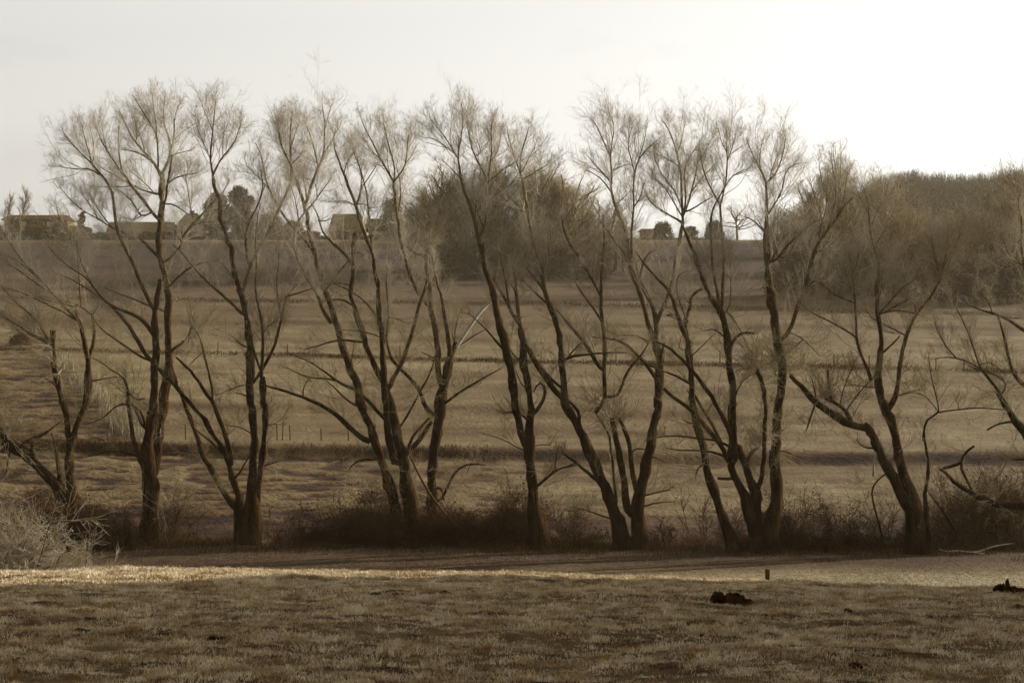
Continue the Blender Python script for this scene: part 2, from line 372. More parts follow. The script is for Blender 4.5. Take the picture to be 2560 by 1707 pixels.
ALL_LIMB_PTS = []
def willow(label, base, d0, lines, sprays=(), dens=1.0, flare=1.0, group='bare willows in a row across the valley floor'):
    """lines: traced courses of the stems; ' *' before a line marks it as part of the trunk"""
    root = empty('willow_tree')
    done = []                      # (px array, depth array)
    TR = Tubes(); limbs = []; 
    for s in lines:
        istrunk = s.startswith('*'); stub = s.startswith('!'); s = s.lstrip('*!')
        P2, w, cs = parse(s)
        if done:
            allp = np.concatenate([q[0] for q in done]); alld = np.concatenate([q[1] for q in done])
            j = np.argmin(((allp - P2[0]) ** 2).sum(1)); ds = alld[j]
            if ((allp[j] - P2[0]) ** 2).sum() ** .5 > 60: ds = d0 + random.uniform(-.4, .4)
        else: ds = d0
        if done and ((allp[j] - P2[0]) ** 2).sum() ** .5 < 45:      # root the limb in the heart of its parent
            P2 = np.concatenate([[allp[j] + (0, 2)], P2]); w = np.concatenate([[w[0]], w])
            cs = np.concatenate([[0], np.cumsum(np.hypot(*np.diff(P2, axis=0).T))])
        Lm = cs[-1] / F * d0
        n = max(6, int(Lm / .22))
        P = catmull(P2, cs, n); ww = np.interp(np.linspace(0, cs[-1], n), cs, w)
        sl = random.uniform(-.42, .42) if done else random.uniform(-.08, .08)
        u = np.linspace(0, 1, n)
        dep = ds + sl * Lm * u * (.5 + .5 * u) + .12 * np.sin(u * 7 + random.random() * 6)*u
        P3 = np.stack([(P[:, 0] - 1280) / F * dep, dep, (853.5 - P[:, 1]) / F * dep + CZ], 1)
        R = ww / 2 / F * dep * 1.06
        wob = np.cumsum(rng.normal(0, 1, (n, 3)), 0); wob -= np.linspace(0, 1, n)[:, None] * wob[-1]
        P3 = P3 + wob * np.minimum(.018, R.mean() * .22) 
        if istrunk:
            gz = land(P3[0, 0], P3[0, 1])
            if abs(P3[0, 2] - gz) < 1.6:          # roots it in the soil
                P3 = np.concatenate([[[P3[0, 0], P3[0, 1], gz - .35]], P3]); R = np.concatenate([[R[0] * 1.25], R]); n += 1
                k = min(6, n); R[:k] *= np.linspace(1.22, 1, k)
        R = R * (1 + .06 * np.sin(np.arange(n) * 1.3 + random.random() * 6))
        done.append((P, dep if not istrunk or len(dep) == len(P) else dep))
        limbs.append((P3, R, istrunk, stub, Lm))
    trunk_T = Tubes()
    for P3, R, tr, stub, Lm in limbs:
        if tr: trunk_T.add(P3, R, 14)
    def rough(V):
        k = fbm(V[:, 0] * 3 + V[:, 1] * 2, V[:, 2] * 1.4, 77, 3) - .5
        k2 = fbm(V[:, 0] * 14 + V[:, 1] * 11, V[:, 2] * 2.2, 78, 2) - .5
        c = np.zeros_like(V); c[:, 0] = k * .16 + k2 * .10; c[:, 1] = k * .10 + k2 * .12
        return V + c
    tr_o = trunk_T.build('trunk', M['bark'], root, warp=rough)
    for P3, R, tr, stub, Lm in limbs:
        if not tr:
            T1 = Tubes().add(P3, R, 9 if R.max() > .05 else 6); T1.build('limb', M['limb'], root)
    # twigs
    tw = Tubes()
    n0 = 24
    cand = [(P3, R, Lm, stub) for P3, R, tr, stub, Lm in limbs]
    PP = np.stack([np.stack([np.interp(np.linspace(0, 1, n0), np.linspace(0, 1, len(P3)), P3[:, k]) for k in range(3)], 1) for P3, R, Lm, stub in cand])
    RR = np.stack([np.interp(np.linspace(0, 1, n0), np.linspace(0, 1, len(R)), R) for P3, R, Lm, stub in cand])
    LL = np.array([c[2] for c in cand]); ST = np.array([c[3] for c in cand])
    hi = lambda z: np.clip((z - (CZ - 4.5)) / 10.5, 0, 1)            # 0 low down .. 1 in the top of the crown
    # side branches
    nb = int(LL.sum() * 7.4 * dens)
    pr = LL * np.where(ST, .6, 1); pr = pr / pr.sum()
    i1 = rng.choice(len(PP), nb, p=pr); t1 = U(.10, .98, nb)
    p1, _ = at_t(PP[i1], t1); r1 = RR[i1, np.clip((t1 * 23).astype(int), 0, 23)]
    h = hi(p1[:, 2])
    keep = rng.random(nb) < (.50 + .50 * h) * np.where(r1 > .11, .6, 1)
    keep &= ~((p1[:, 2] < CZ - 5.8) & (rng.random(nb) < .5))
    i1 = i1[keep]; t1 = t1[keep]; h = h[keep]; r1 = r1[keep]; nb = len(i1)
    L1 = U(.45, 1.0, nb) ** 1.0 * (1.15 + .65 * h) * (1.30 - .98 * t1) * np.where(rng.random(nb) < .2, 1.35, 1)
    B1 = spawn(PP, i1, t1, U(.35, 1.0, nb), L1, 10, trop=.09, wig=.13)
    r0 = np.minimum(r1 * .6, .0034 + .0050 * L1)
    # leading shoots that carry every limb on beyond its traced tip
    tips = np.where(~ST)[0]
    htip = hi(PP[tips, -1, 2]); nt_ = 3
    i2 = np.repeat(tips, nt_); ht = np.repeat(htip, nt_); m2 = len(i2)
    L2 = U(.3, .75, m2) * (.6 + .25 * ht)
    B2 = spawn(PP, i2, U(.84, 1, m2), U(.08, .65, m2), L2, 10, trop=.08, wig=.13)
    r02 = np.minimum(np.maximum(RR[i2, -1] * .8, .006), .005 + .006 * L2)
    BB = np.concatenate([B1, B2]); rr = np.concatenate([r0, r02]); LB = np.concatenate([L1, L2]); hB = np.concatenate([h, ht])
    tw.add(BB, taper(len(BB), 10, rr, rr * .30), 4)
    # second order: crooked side branches
    k2 = 9; i3 = np.repeat(np.arange(len(BB)), k2); k = rng.random(len(i3)) < np.clip(LB[i3] / 1.0, .35, 1); i3 = i3[k]
    t3 = U(.10, .97, len(i3)); L3 = LB[i3] * U(.28, .62, len(i3)) * (1.15 - .70 * t3) + .08
    B3_ = spawn(BB, i3, t3, U(.35, 1.0, len(i3)), L3, 7, trop=.08, wig=.19)
    tw.add(B3_, taper(len(B3_), 7, .0031, .0016), 3)
    # third order
    k3 = 6; i4 = np.repeat(np.arange(len(B3_)), k3); i4 = i4[rng.random(len(i4)) < .9]
    L4 = np.clip(L3[i4] * U(.3, .75, len(i4)), .08, .42)
    B4_ = spawn(B3_, i4, U(.1, .95, len(i4)), U(.35, 1.05, len(i4)), L4, 5, trop=.08, wig=.22)
    tw.add(B4_, taper(len(B4_), 5, .0019, .0013), 3)
    i5 = rng.integers(0, len(B4_), int(len(B4_) * .8)); L5 = L4[i5] * U(.35, .8, len(i5))
    B5_ = spawn(B4_, i5, U(.15, .9, len(i5)), U(.35, 1.0, len(i5)), L5, 4, trop=.06, wig=.22)
    tw.add(B5_, taper(len(B5_), 4, .0018, .0012), 3)
    tw.build('crown', M['twig'], root)
    # bunches of young shoots on pollarded heads and burrs
    if sprays:
        allp = np.concatenate([q[0] for q in done]); alld = np.concatenate([q[1] for q in done])
        for tl, x, y, cnt, ln, dx, dz in sprays:
            sp = Tubes()
            fx, fy = TILE[tl][0] + x / 3.36, TILE[tl][1] + y / 3.36
            j = np.argmin(((allp - (fx, fy)) ** 2).sum(1)); dd = alld[j]
            c = Pt(fx, fy, dd)
            p = c + rng.normal(0, .13, (cnt, 3)); dr_ = rng.normal(0, 1, (cnt, 3)) + np.array([dx, 0, dz]); dr_ /= np.linalg.norm(dr_, axis=1, keepdims=True)
            Ls = U(.4, 1.2, cnt) * ln
            G = grow(p, dr_, Ls, 7, trop=.03, wig=.12)
            sp.add(G, taper(cnt, 7, .0085, .003), 3)
            ii = np.repeat(np.arange(cnt), 6); LC = Ls[ii] * U(.25, .5, len(ii))
            G2 = spawn(G, ii, U(.2, .95, len(ii)), U(.35, 1.0, len(ii)), LC, 5, trop=.03, wig=.14)
            sp.add(G2, taper(len(G2), 5, .0048, .0026), 3)
            sp.build('shoots', M['shoot'], root)
    ALL_LIMB_PTS.append(PP)
    p0 = limbs[0][0][0]
    ground_kids(root, (float(p0[0]), float(p0[1]), float(land(p0[0], p0[1]))))
    tag(root, label, 'willow', group)
    return root

def base_d(full_y): return -FLOOR * F / (full_y - 853.5)

willow('short willow at the left edge with snapped stem tops', None, base_d(1350), [
    '*C1 590,1080,130 600,850,90 610,600,70 612,450,64 600,260,52 590,130,50 540,0,50 B1 520,1260,48 470,1050,46 450,900,42 445,760,40',
    '*C1 605,400,50 650,230,55 720,120,50 740,0,50 B1 730,1350,48 745,1200,48 745,1000,46',
    'B1 735,985,40 720,860,42 690,740,36 660,650,34 630,560,24',
    'B1 748,980,30 785,880,28 802,780,26 790,700,20 770,620,22',
    'B1 660,690,24 580,600,20 480,490,18 330,320,16 200,190,12 120,80 60,0 A1 20,1300',
    'B1 640,700,16 580,630 430,560 300,490 150,430 10,390',
    'B1 330,320,12 220,230 120,150 0,110',
    'B1 470,470,14 360,400 250,330 160,250 60,200',
    'B1 430,870,22 380,800 340,730,14 260,620 150,540 60,440 0,370',
    'B1 420,880,20 360,850 220,760 100,680 0,620', 'B1 400,860,14 270,800 120,700 0,640',
    'B1 770,640,16 740,590 680,560 600,520 500,500', 'B1 785,650,12 820,560 840,480',
    'B1 620,570,12 560,540 480,520 350,500', 'B1 680,560,14 A1 640,1400,12 500,1250 470,1100',
    '*C1 520,820,110 440,650,90 330,540,80 220,450,70 120,390,60 40,290,55 -60,170,50 -220,20,40',
    'C1 290,470,40 255,400,36 265,340,32 330,300,28 400,280,22 450,230,14 500,185', 'C1 510,720,50 500,560,36 470,440,26 440,320,14 430,260',
    'C1 100,410,18 65,470,12 70,560 45,640', 'C1 180,380,20 240,330,16 300,300', 'B1 760,1200,14 860,1170 950,1140 1040,1150', 'B1 500,1300,10 440,1180 330,1130 200,1150',
], sprays=[('B1', 430, 860, 60, 1.6, -.9, .5), ('B1', 640, 560, 18, 1.2, -.8, .4), ('B1', 470, 1080, 22, 1.6, -.9, -.1), ('C1', 60, 300, 40, 1.6, .1, .9), ('C1', 560, 760, 16, 1.0, 0, .5), ('A1', 470, 1500, 14, 1.7, .3, 1.2), ('A1', 660, 1500, 16, 1.7, .0, 1.2)])

willow('tall twin-stemmed willow with the widest crown, second from the left', None, base_d(1361), [
    '*C1 1240,1215,165 1250,1000,135 1260,800,128 1258,640,120 1250,540,112 1240,400,90 1255,200,80 1285,60,75 B1 1288,1500,74 1290,1250,66 1295,1000,58 1300,800,52 1308,620,46 1335,430,44 1350,330,40',
    '*C1 1275,640,90 1310,400,88 1340,200,85 1365,0,82 B1 1395,1280,76 1425,1050,66 1432,850,62 1430,650,60 1425,480,58 1385,340,58 1345,160,56 1330,0,54 A1 1338,1350,48 1345,1200,44 1358,1000,38 1352,860,34',
    'A1 1350,860,28 1335,820,26 1310,780,24 1240,700,20 1160,620,15 1090,520,12 1040,400,10 1000,320',
    'A1 1300,770,16 1200,690,15 1120,660,12 1030,650', 'A1 1335,830,18 1325,700,16 1330,560,14 1260,420,11 1190,320,9 1110,190',
    'A1 1360,850,26 1420,760,24 1440,690,20 1435,600,16 1390,490,12 1360,400,10 1380,250,8 1390,180', 'A1 1440,660,14 1470,520,12 1450,400,10 1500,280',
    'A1 1440,700,12 1510,680 1590,660', 'A1 1330,560,10 1320,430 1290,320 1280,180', 'A1 1160,600,10 1150,470 1130,380', 'A1 1240,690,10 1190,600 1160,470',
    'A1 1365,1250,20 1395,1100,20 1412,950,20 1432,800,18 1445,700,14', 'A1 1420,920,12 1470,880 1560,870 1650,850',
    'B1 1290,590,34 1230,460,32 1160,300,30 1130,200,28 1070,100,26 1030,30,26 A1 990,1300,26 965,1150,24 945,1000,22 890,930,20 830,850,18 780,770,16 700,700,12 600,590,10 540,530',
    'A1 830,850,14 740,790 650,820,9 560,820 490,780', 'A1 780,760,12 750,640 700,560 690,450', 'A1 800,770,10 790,620 760,480', 'A1 640,650,9 560,560 520,470',
    'A1 1310,1240,28 1260,1160,26 1200,1080,26 1130,1000,24 1060,900,22 1020,840,20 960,750,14 900,660,12 830,520,10 780,410', 'A1 1020,830,14 1010,740 985,600 1000,450', 'A1 900,670,9 870,560 850,420',
    'A1 1330,1040,20 1250,1010,16 1190,980,14 1100,960,12 1000,880 900,840 800,770', 'A1 1060,980,10 960,960 880,970 800,960', 'A1 1300,1020,10 1230,940 1160,880 1090,830',
    'A1 1175,1250,14 1150,1130,12 1090,1050,10 1000,990 940,970', 'A1 1100,1260,8 1150,1200 1200,1160',
    'B1 1310,130,26 1255,70,24 1205,0,24 A1 1180,1390,22 1090,1360,20 980,1340,16 900,1290 820,1240,12 740,1190 670,1150', 'A1 960,1330,12 880,1240 800,1120 740,1000', 'A1 840,1255,10 790,1150 700,1040', 'A1 740,1190,9 640,1120 560,1050 500,960',
    'B1 1285,790,36 1230,690,34 1180,650,32 1100,605,28 1010,590,24 930,545,18 860,510,16 790,390,14 690,290,12 560,210,10 470,130,8 400,50',
    'B1 1250,1010,36 1180,880,34 1090,740,30 1000,630,26 930,550,20 830,480,14 720,400,12 600,330,9 440,260', 'B1 830,470,8 760,350 680,200 660,100 A1 640,1420',
    'B1 1240,1020,24 1160,960,18 1080,910,16 960,830,14 850,750,10 760,640 800,550', 'B1 1280,560,14 1150,510,12 1060,460 960,450 870,390', 'B1 1390,610,10 1300,560 1180,520',
    'B1 1395,200,24 1440,130,24 1500,60,24 1545,-20,24 A1 1500,1450,24 1540,1370,26 1600,1290,24 1690,1200,20 1790,1090,16 1860,1040,12 1900,970 1930,900', 'A1 1600,1290,18 1680,1260,14 1760,1255,10 1840,1260',
    'B1 1430,410,18 1480,320,18 1550,260,18 1620,220,16 1680,185,14 1760,180,8 1850,165', '!B1 1450,930,30 1500,890,26 1540,850,22', 'B1 1560,850,8 1590,790 1610,690', 'A1 1420,1080,14 1500,1140,12 1560,1180 1620,1230', 'A1 1610,1200,10 1590,1050 1560,900 1550,820',
    'C1 1190,560,46 1150,440,40 1110,330,36 1095,160,32 1080,20,28 B1 1075,1280,24 1068,1160,20 1010,1140,12 930,1090 860,1030 780,990', 'B1 1080,1290,20 1150,1350,20 1200,1345,20 1215,1330', 'C1 1200,260,26 1160,120,24 1120,40,20', 'C1 1225,220,22 1200,130 1170,60 1100,30',
    'C1 1140,490,22 1100,455,20 1040,425,18 960,418,16 900,435,14 840,440,12 765,490,10 700,478 650,480', 'C1 930,410,10 900,350 840,320 770,310', 'C1 1060,30,16 990,25 940,70 900,130 840,180 730,190',
], sprays=[('B1', 1340, 1450, 24, .9, .1, 0), ('B1', 1110, 1330, 30, 1.5, -.4, .5), ('C1', 1340, 900, 14, 1.3, .6, .6)])

willow('straight-trunked willow with thin stems leaning left, third from the left', None, base_d(1360), [
    '*C1 2090,1200,190 2100,1050,170 2110,900,125 2118,700,80 2125,400,72 2128,200,68 2122,0,66 B1 2120,1350,64 2110,1200,62 2098,950,58 2085,750,54 2060,600,54 2020,480,52 1970,360,46 1945,220,40 1935,80,36 1930,0,34 A1 1920,1450,33 1880,1320,32 1845,1200,32 1820,1050,28 1800,940,26 1790,860,24',
    'A1 1788,860,20 1765,760,18 1775,640,16 1785,500,14 1800,380,11 1810,250', 'A1 1795,850,18 1820,780,16 1870,700,13 1950,630,11 2000,530 2030,400', 'A1 1770,720,9 1690,560 1650,450', 'A1 1790,500,8 1740,380 1700,280', 'A1 1870,690,8 1870,560 1890,430',
    'B1 2030,465,34 2060,350,32 2090,240,30 2130,140,28 2180,50,28 2215,-20,27 A1 2190,1470,26 2250,1340,26 2320,1180,26 A2 340,1080,25 390,990,22 425,880,20 430,760,18 410,620,15 420,480,12 440,330', 'A2 430,760,14 370,680 330,560,9 320,420', 'A2 440,780,12 500,700 560,650', 'A2 425,640,10 460,540 490,430',
    'B1 2080,230,22 2075,100,22 2065,0,22 A1 2062,1450,20 2075,1300,18 2140,1190,16 2200,1050,14 2215,950 2190,820', 'A1 2070,1290,10 2060,1220 2080,1120',
    '*C1 2150,900,60 2165,750,50 2190,560,46 2215,400,42 2212,200,40 2212,0,42 B1 2205,1450,42 2200,1300,40 2195,1150,36', 
    'B1 2195,1150,30 2205,1000,26 2215,820,24 2195,650,22 2155,540,18 2150,400,14 2158,250,12 2160,100 A1 2140,1450 2150,1300 2190,1100',
    'B1 2180,1080,22 2145,970,20 2125,840,16 2100,800', 'B1 2150,1210,24 2200,1100,26 2260,1000,26 2310,900,24 2340,780,22 B2 348,640,20 370,530,18 392,470,16', 'B2 345,650,14 320,540,12 305,430,12 312,280,10 330,150 320,80', 'B2 392,470,16 450,455,13 510,440 570,410 620,405', 'B2 400,470,9 440,410 500,360', 'B2 200,765,8 260,700 320,680',
    '!B1 2060,910,16 2020,870 1985,840', '*C1 1985,905,52 1940,830,46 1870,745,40 1790,610,36 1700,470,34 1655,360,30 1635,240,28 1585,130,28 1555,10,26 B1 1545,1330,26 1505,1220,24 1460,1130,22 1440,1010,18',
    '*C1 2035,830,56 1990,700,46 1960,560,42 1900,440,36 1830,320,34 1770,210,34 1710,100,32 1620,20,30 B1 1560,1280,30 1460,1180,28 1370,1090,24 1320,1050,20',
    'C1 1955,560,44 1940,430,40 1890,260,38 1820,110,34 1790,0,34 B1 1770,1360,32 1680,1200,26 1580,1070,22 1480,985,16', 'B1 1800,1360,18 1770,1200,17 1735,1050,16 1700,880,14 1670,780 1620,730', 'B1 1610,700,14 1590,800 1580,870', 
    'C1 1920,520,22 1840,410,20 1760,330,16 1660,275,12 1600,200', 'C1 2010,640,20 2040,560,18 2090,480', 'B1 2030,650,26 1990,570,24 1900,490,22 1780,390,20 1660,270,14 1590,180,12 1510,80 A1 1450,1450',
    'B1 2085,1200,10 1990,1220 1900,1280 1820,1300', 'B1 2090,1320,14 2040,1290 1960,1280', 'C1 2080,260,10 2010,220 1900,210', 'C1 2210,560,16 2280,525,12 2350,510', 'C1 2220,220,10 2290,200 2350,205', 'B1 1960,330,9 1900,240 1850,180', 'B1 1690,950,8 1600,1040 1560,1080',
], sprays=[('B1', 2060, 700, 10, .5, 0, 0), ('B1', 1700, 740, 14, 1.3, .7, .4), ('C1', 2250, 560, 18, .8, .5, -.1), ('B2', 380, 465, 10, .8, -.4, .1)])

willow('large four-stemmed willow with a long low limb reaching left over the brambles', None, base_d(1358), [
    '*C2 1435,1210,130 1440,1000,124 1430,850,122 1410,700,112 1375,520,86 1340,380,78 1300,260,74 1255,120,70 1230,0,66 B2 1222,1320,60 1195,1210,56 1140,1100,50 1090,980,48 1055,870,46 1020,730,44 975,600,44 945,530,44 938,470,40 958,370,36 965,250,34 960,130,30 955,0,26 A2 950,1450,24 955,1350,22',
    '*C2 1350,1060,80 1310,900,80 1250,770,78 1195,580,72 1130,420,64 1070,260,62 1010,120,60 960,0,58 B2 1030,1500,62 985,1340,60 940,1180,60 890,1040,58 850,920,54 815,820,54 780,740,54 755,640,48 740,540,48 705,430,46 660,310,42 625,170,38 600,40,35 A2 595,1420,36 565,1280,36 553,1170,32',
    'A2 555,1170,30 520,1040,26 480,920,22 440,820,20 400,720,14 340,620,11 320,500,8 310,400', 'A2 440,810,18 425,700,14 430,560,12 410,430 450,330', 'A2 500,960,10 480,860 470,760',
    'A2 562,1100,26 580,980,24 625,880,22 660,790,20 700,690,14 705,560,12 710,430,10 690,280', 'A2 650,790,14 630,660,12 590,500,10 540,420', 'A2 720,680,9 780,560 830,470', 'A2 705,500,8 740,380 760,300', 'A2 560,1060,12 540,900 500,800 460,760',
    'A2 565,1160,18 620,1110,12 700,980,10 760,900', 'A2 650,1090,9 650,960 610,880 560,900',
    'B2 735,680,32 695,580,28 640,450,26 580,350,22 510,240,20 470,120,18 450,10,18 A2 460,1480,18 445,1370,18 480,1270,16 515,1200,12 560,1160', 'A2 480,1250,10 480,1100 440,1000 420,950',
    'B2 735,420,18 760,360,18 820,280,17 890,200,16 940,140,14 1000,70 A2 1060,1560',
    'A2 600,1480,26 540,1400,22 470,1330,20 380,1230,18 320,1130,18 260,1010,16 210,900,14 200,790,11 180,700 130,600', 'A2 230,960,9 140,880 60,790', 'A2 205,980,9 170,1060 130,1180',
    'B2 1035,880,20 980,850,20 920,838,18 820,843,18 740,860,15 660,890,12 590,905 540,920', 'C2 1140,520,22 1060,500,20 990,488,18 945,510,14 920,570 905,600',
    'B2 925,1250,24 860,1220,22 800,1170,18 740,1120,16 650,1060,12 570,1010 480,980 400,950', 'B2 800,1170,14 730,1155,14 640,1165,12 560,1160 500,1130 430,1080 360,1060', 'B2 530,1310,12 530,1240 570,1180', 'B2 955,1390,20 890,1350,16 830,1270 780,1220 735,1190', 'B2 925,1090,12 940,1000 955,900',
    'C2 1060,350,48 1010,300,44 940,240,42 860,170,38 780,95,36 700,60,30 600,10,28 B2 560,1330,26 430,1290,22 310,1250,20 210,1220',
    'B2 948,210,24 900,140,22 820,75,22 760,0,22 A2 840,1510,22 770,1430,20 680,1350,16 655,1250,13 640,1160 590,1090', 'B2 930,545,20 885,500,18 830,492,14 750,505', 'A2 655,1260,10 740,1250 820,1200',
    'B2 1155,660,20 1120,590,18 1060,520,16 970,450,13 880,400 760,360', 'B2 940,380,12 890,355 800,360 700,370',
    '*C2 1290,560,46 1270,380,50 1245,240,54 1225,80,56 B2 1215,1350,56 1212,1200,52 1200,1050,48 1190,900,46 1185,760,44 1170,640,42 1160,480,36 1140,320,30 1120,180,26 1100,60,24',
    'A2 1115,1510,20 1105,1400,20 1092,1250,18 1080,1100,16 1060,980,14 1030,880,12 1000,780,10 940,640', 'A2 1100,1480,28 1050,1350,28 1000,1200,26 985,1120,26 940,1010,24 890,900,20 850,790,18 810,680,13 780,600 800,480', 'A2 985,1120,20 1020,1020,16 1030,920,14 1020,820,12 980,720 960,620', 'A2 1040,940,10 1110,850 1160,760', 'A2 870,850,10 900,740 960,670', 'A2 970,1130,10 900,1080 830,1080', 'A2 1000,1100,8 1070,1110 1110,1170',
    'B2 1235,1290,34 1290,1190,36 1355,1080,36 1400,960,34 1440,830,32 1480,690,30 1510,570,28 1545,470,24 1570,360,20 1590,280', 'B2 1215,900,14 1240,760,16 1255,640,16 1240,500,14 1225,350,12 1225,280 1245,230', 'B2 1240,500,8 1215,330 1215,290',
    'C2 1210,160,32 1150,90,30 1090,40,28 1050,-20,28 B2 1050,1340,28 1010,1300,26 980,1275,20', 'C2 1390,470,52 1440,400,44 1510,320,38 1570,240,36 1610,180,30', 'C2 1400,400,26 1450,300,24 1520,220,22 1590,150,18', 'C2 1340,250,18 1400,130,18 1460,30,18 B2 1490,1300,18 1560,1190,14 1620,1060,12 1640,960',
    'C2 1340,960,24 1320,800,22 1280,650,20 1240,590,20', 'B2 1260,650,10 1340,660 1400,700', 'B2 1160,800,10 1050,765 940,755 840,755',
], sprays=[('C2', 1450, 560, 22, .8, .2, .4), ('B2', 1470, 1310, 40, 1.1, -.4, .1), ('B2', 770, 500, 14, .7, 0, 0), ('C2', 1440, 760, 20, .8, .5, .3), ('B2', 1050, 30, 12, 1.2, .2, .8), ('B2', 1220, 640, 10, .8, 0, .8), ('C2', 930, 520, 12, .8, -.2, -.8)])

willow('dark willow close behind the four-stemmed one, a low branch arching to its right', None, base_d(1352) + .9, [
    '*C2 1620,1180,130 1600,1000,96 1600,850,86 1600,650,78 1605,500,78 1625,380,84 1650,240,84 1668,100,84 1680,0,86 B2 1665,1430,96 1680,1330,92 1700,1240,84 1725,1130,70 1755,1020,58',
    'B2 1675,1200,50 1668,1080,50 1668,960,50 1650,840,46 1628,700,44 1605,580,48 1590,500,48 1600,420,42 1590,320,36 1570,220,34 1565,120,28 1580,70,18',
    'B2 1575,560,34 1550,520,36 1490,440,32 1435,350,30 1400,240,28 1375,120,26 1345,20,26 A2 1360,1480,28 1345,1350,28 1325,1220,28 1305,1080,24 1298,980,22 1290,920,20', 'A2 1290,920,18 1240,830,18 1190,750,16 1140,650,13 1100,560,10 1040,460 1010,370', 'A2 1300,920,16 1350,860,13 1400,780,11 1400,640,9 1420,520', 'A2 1310,900,14 1290,760,13 1260,640,12 1220,500,10 1200,380', 'A2 1260,860,8 1230,740 1240,640', 'A2 1340,1170,16 1352,1020,14 1345,900,12 1310,780', 'A2 1180,740,9 1100,660 1060,580',
    'B2 1760,1000,44 1750,860,38 1725,700,34 1710,570,28 1680,440,20 1640,360,18 1615,220,14 1610,120,12', 'B2 1760,1010,44 1795,930,40 1810,860,30', 'B2 1590,1480,40 1545,1340,34 1500,1250,30 1400,1130,28 1330,1060,26 1270,1000,24 1240,930,20 1245,850,14 1220,800',
    'B2 1715,1390,24 1780,1320,22 1880,1260,20 1980,1190,18 2060,1140,14 2120,1110,9 2200,1070', 'C2 1680,870,24 1720,780,22 1770,670,22 1830,570,20 1890,535,18 1950,525,16 2010,535,12 2060,548', 'C2 1940,530,8 1920,570 1905,620', 'C2 1640,745,18 1680,715,18 1705,760,16 1715,840,12',
    'B2 1800,880,16 1795,780,14 1830,680,12 1855,570', 'B2 1790,840,10 1780,780', 'B2 1830,910,12 1890,850 1960,800 2060,750', 'B2 1640,1000,12 1570,960 1520,940', 'B2 1600,350,10 1560,420 1570,530', 'B2 1565,130,10 1500,120 1430,80 1370,20', 'B2 1380,30,14 1440,90 1520,150 1580,150',
], sprays=[('B2', 1580, 80, 40, 1.4, .1, 1.2), ('B2', 1700, 1200, 16, .7, 0, .2), ('B2', 1840, 920, 12, .7, .8, 0), ('C2', 1960, 520, 16, .8, .1, 1.0), ('C2', 1700, 1040, 18, .9, .2, .3)])

willow('slender willow whose single trunk forks at mid height, sixth from the left', None, base_d(1372), [
    '*C3 500,1245,160 498,1150,162 495,1080,150 475,980,118 458,850,98 445,700,84 430,560,82 418,440,84 415,350,80 420,240,66 422,100,62 412,0,56 B3 412,1290,56 385,1170,58 370,1060,56 362,960,50 358,860,46 345,740,42',
    '*C3 385,400,56 368,320,58 330,220,58 295,120,58 270,0,56 B3 262,1250,54 235,1130,58 212,1000,60 185,890,64 165,790,60 140,690,54 118,600,48 105,470,44 80,360,44 50,260,42 28,140,40 12,20,40',
    'A2 2035,1520,38 2000,1380,36 1985,1260,32 1940,1130,26 1880,980,22 1850,850,18 1830,740,15 1835,650,12 1840,560', 'A2 1830,720,11 1760,600,10 1680,480 1600,400', 'A2 1810,690,10 1700,600 1620,560', 'A2 1835,650,10 1870,500,9 1880,380 1860,260', 'A2 1860,900,10 1780,820 1700,740',
    'A2 2030,1400,26 2060,1250,24 2075,1080,20 2085,930,18 2110,780,14 2120,640,12 2105,500,10 2120,400', 'A2 2080,900,14 2010,780,12 1940,640,10 1920,500 1900,400', 'A2 2090,930,12 2170,850 2260,780 2340,740', 'A2 2120,760,9 2180,640 2190,520', 'A2 2050,1290,12 2000,1200 1970,1090', 
    'B3 345,760,32 340,640,30 320,520,28 305,400,24 288,290,22 280,220,18', 'B3 315,690,34 270,600,30 220,500,24 160,400,18 120,320,14 90,290', 'B3 232,560,20 225,430,18 215,330,16 180,230,14 165,120,12 135,50', 'B3 300,450,10 260,370 230,320',
    'C3 450,135,30 480,80,30 520,20,28 545,-40,26 B3 553,1250,24 540,1190,22 500,1170,20 470,1200,16 450,1280', 'C3 500,720,24 550,670,22 600,610,20 660,575,14 740,550 820,550', 'C3 615,600,14 640,520,10 645,410', 'C3 380,170,22 365,120,18 330,85 280,90 200,110', 'C3 360,440,10 280,370 150,310 20,280', 'C3 460,380,8 520,370 580,380',
    'B3 345,1050,14 300,980 250,930 220,850', 'B3 360,1250,10 310,1130 280,1020', 'B3 160,880,24 110,830,14 60,760 0,700 -100,610', 'A2 1980,1230,12 1975,1110,12 1990,1075', 'A3 20,560,8 -20,450',
], sprays=[('B3', 285, 220, 26, 1.4, .1, 1.0), ('B3', 330, 650, 12, .6, 0, 0), ('C3', 240, 110, 16, 1.1, -.6, .1), ('C3', 600, 560, 10, 1.0, -.1, 1), ('B3', 140, 40, 18, 1.3, -.2, 1.2)])

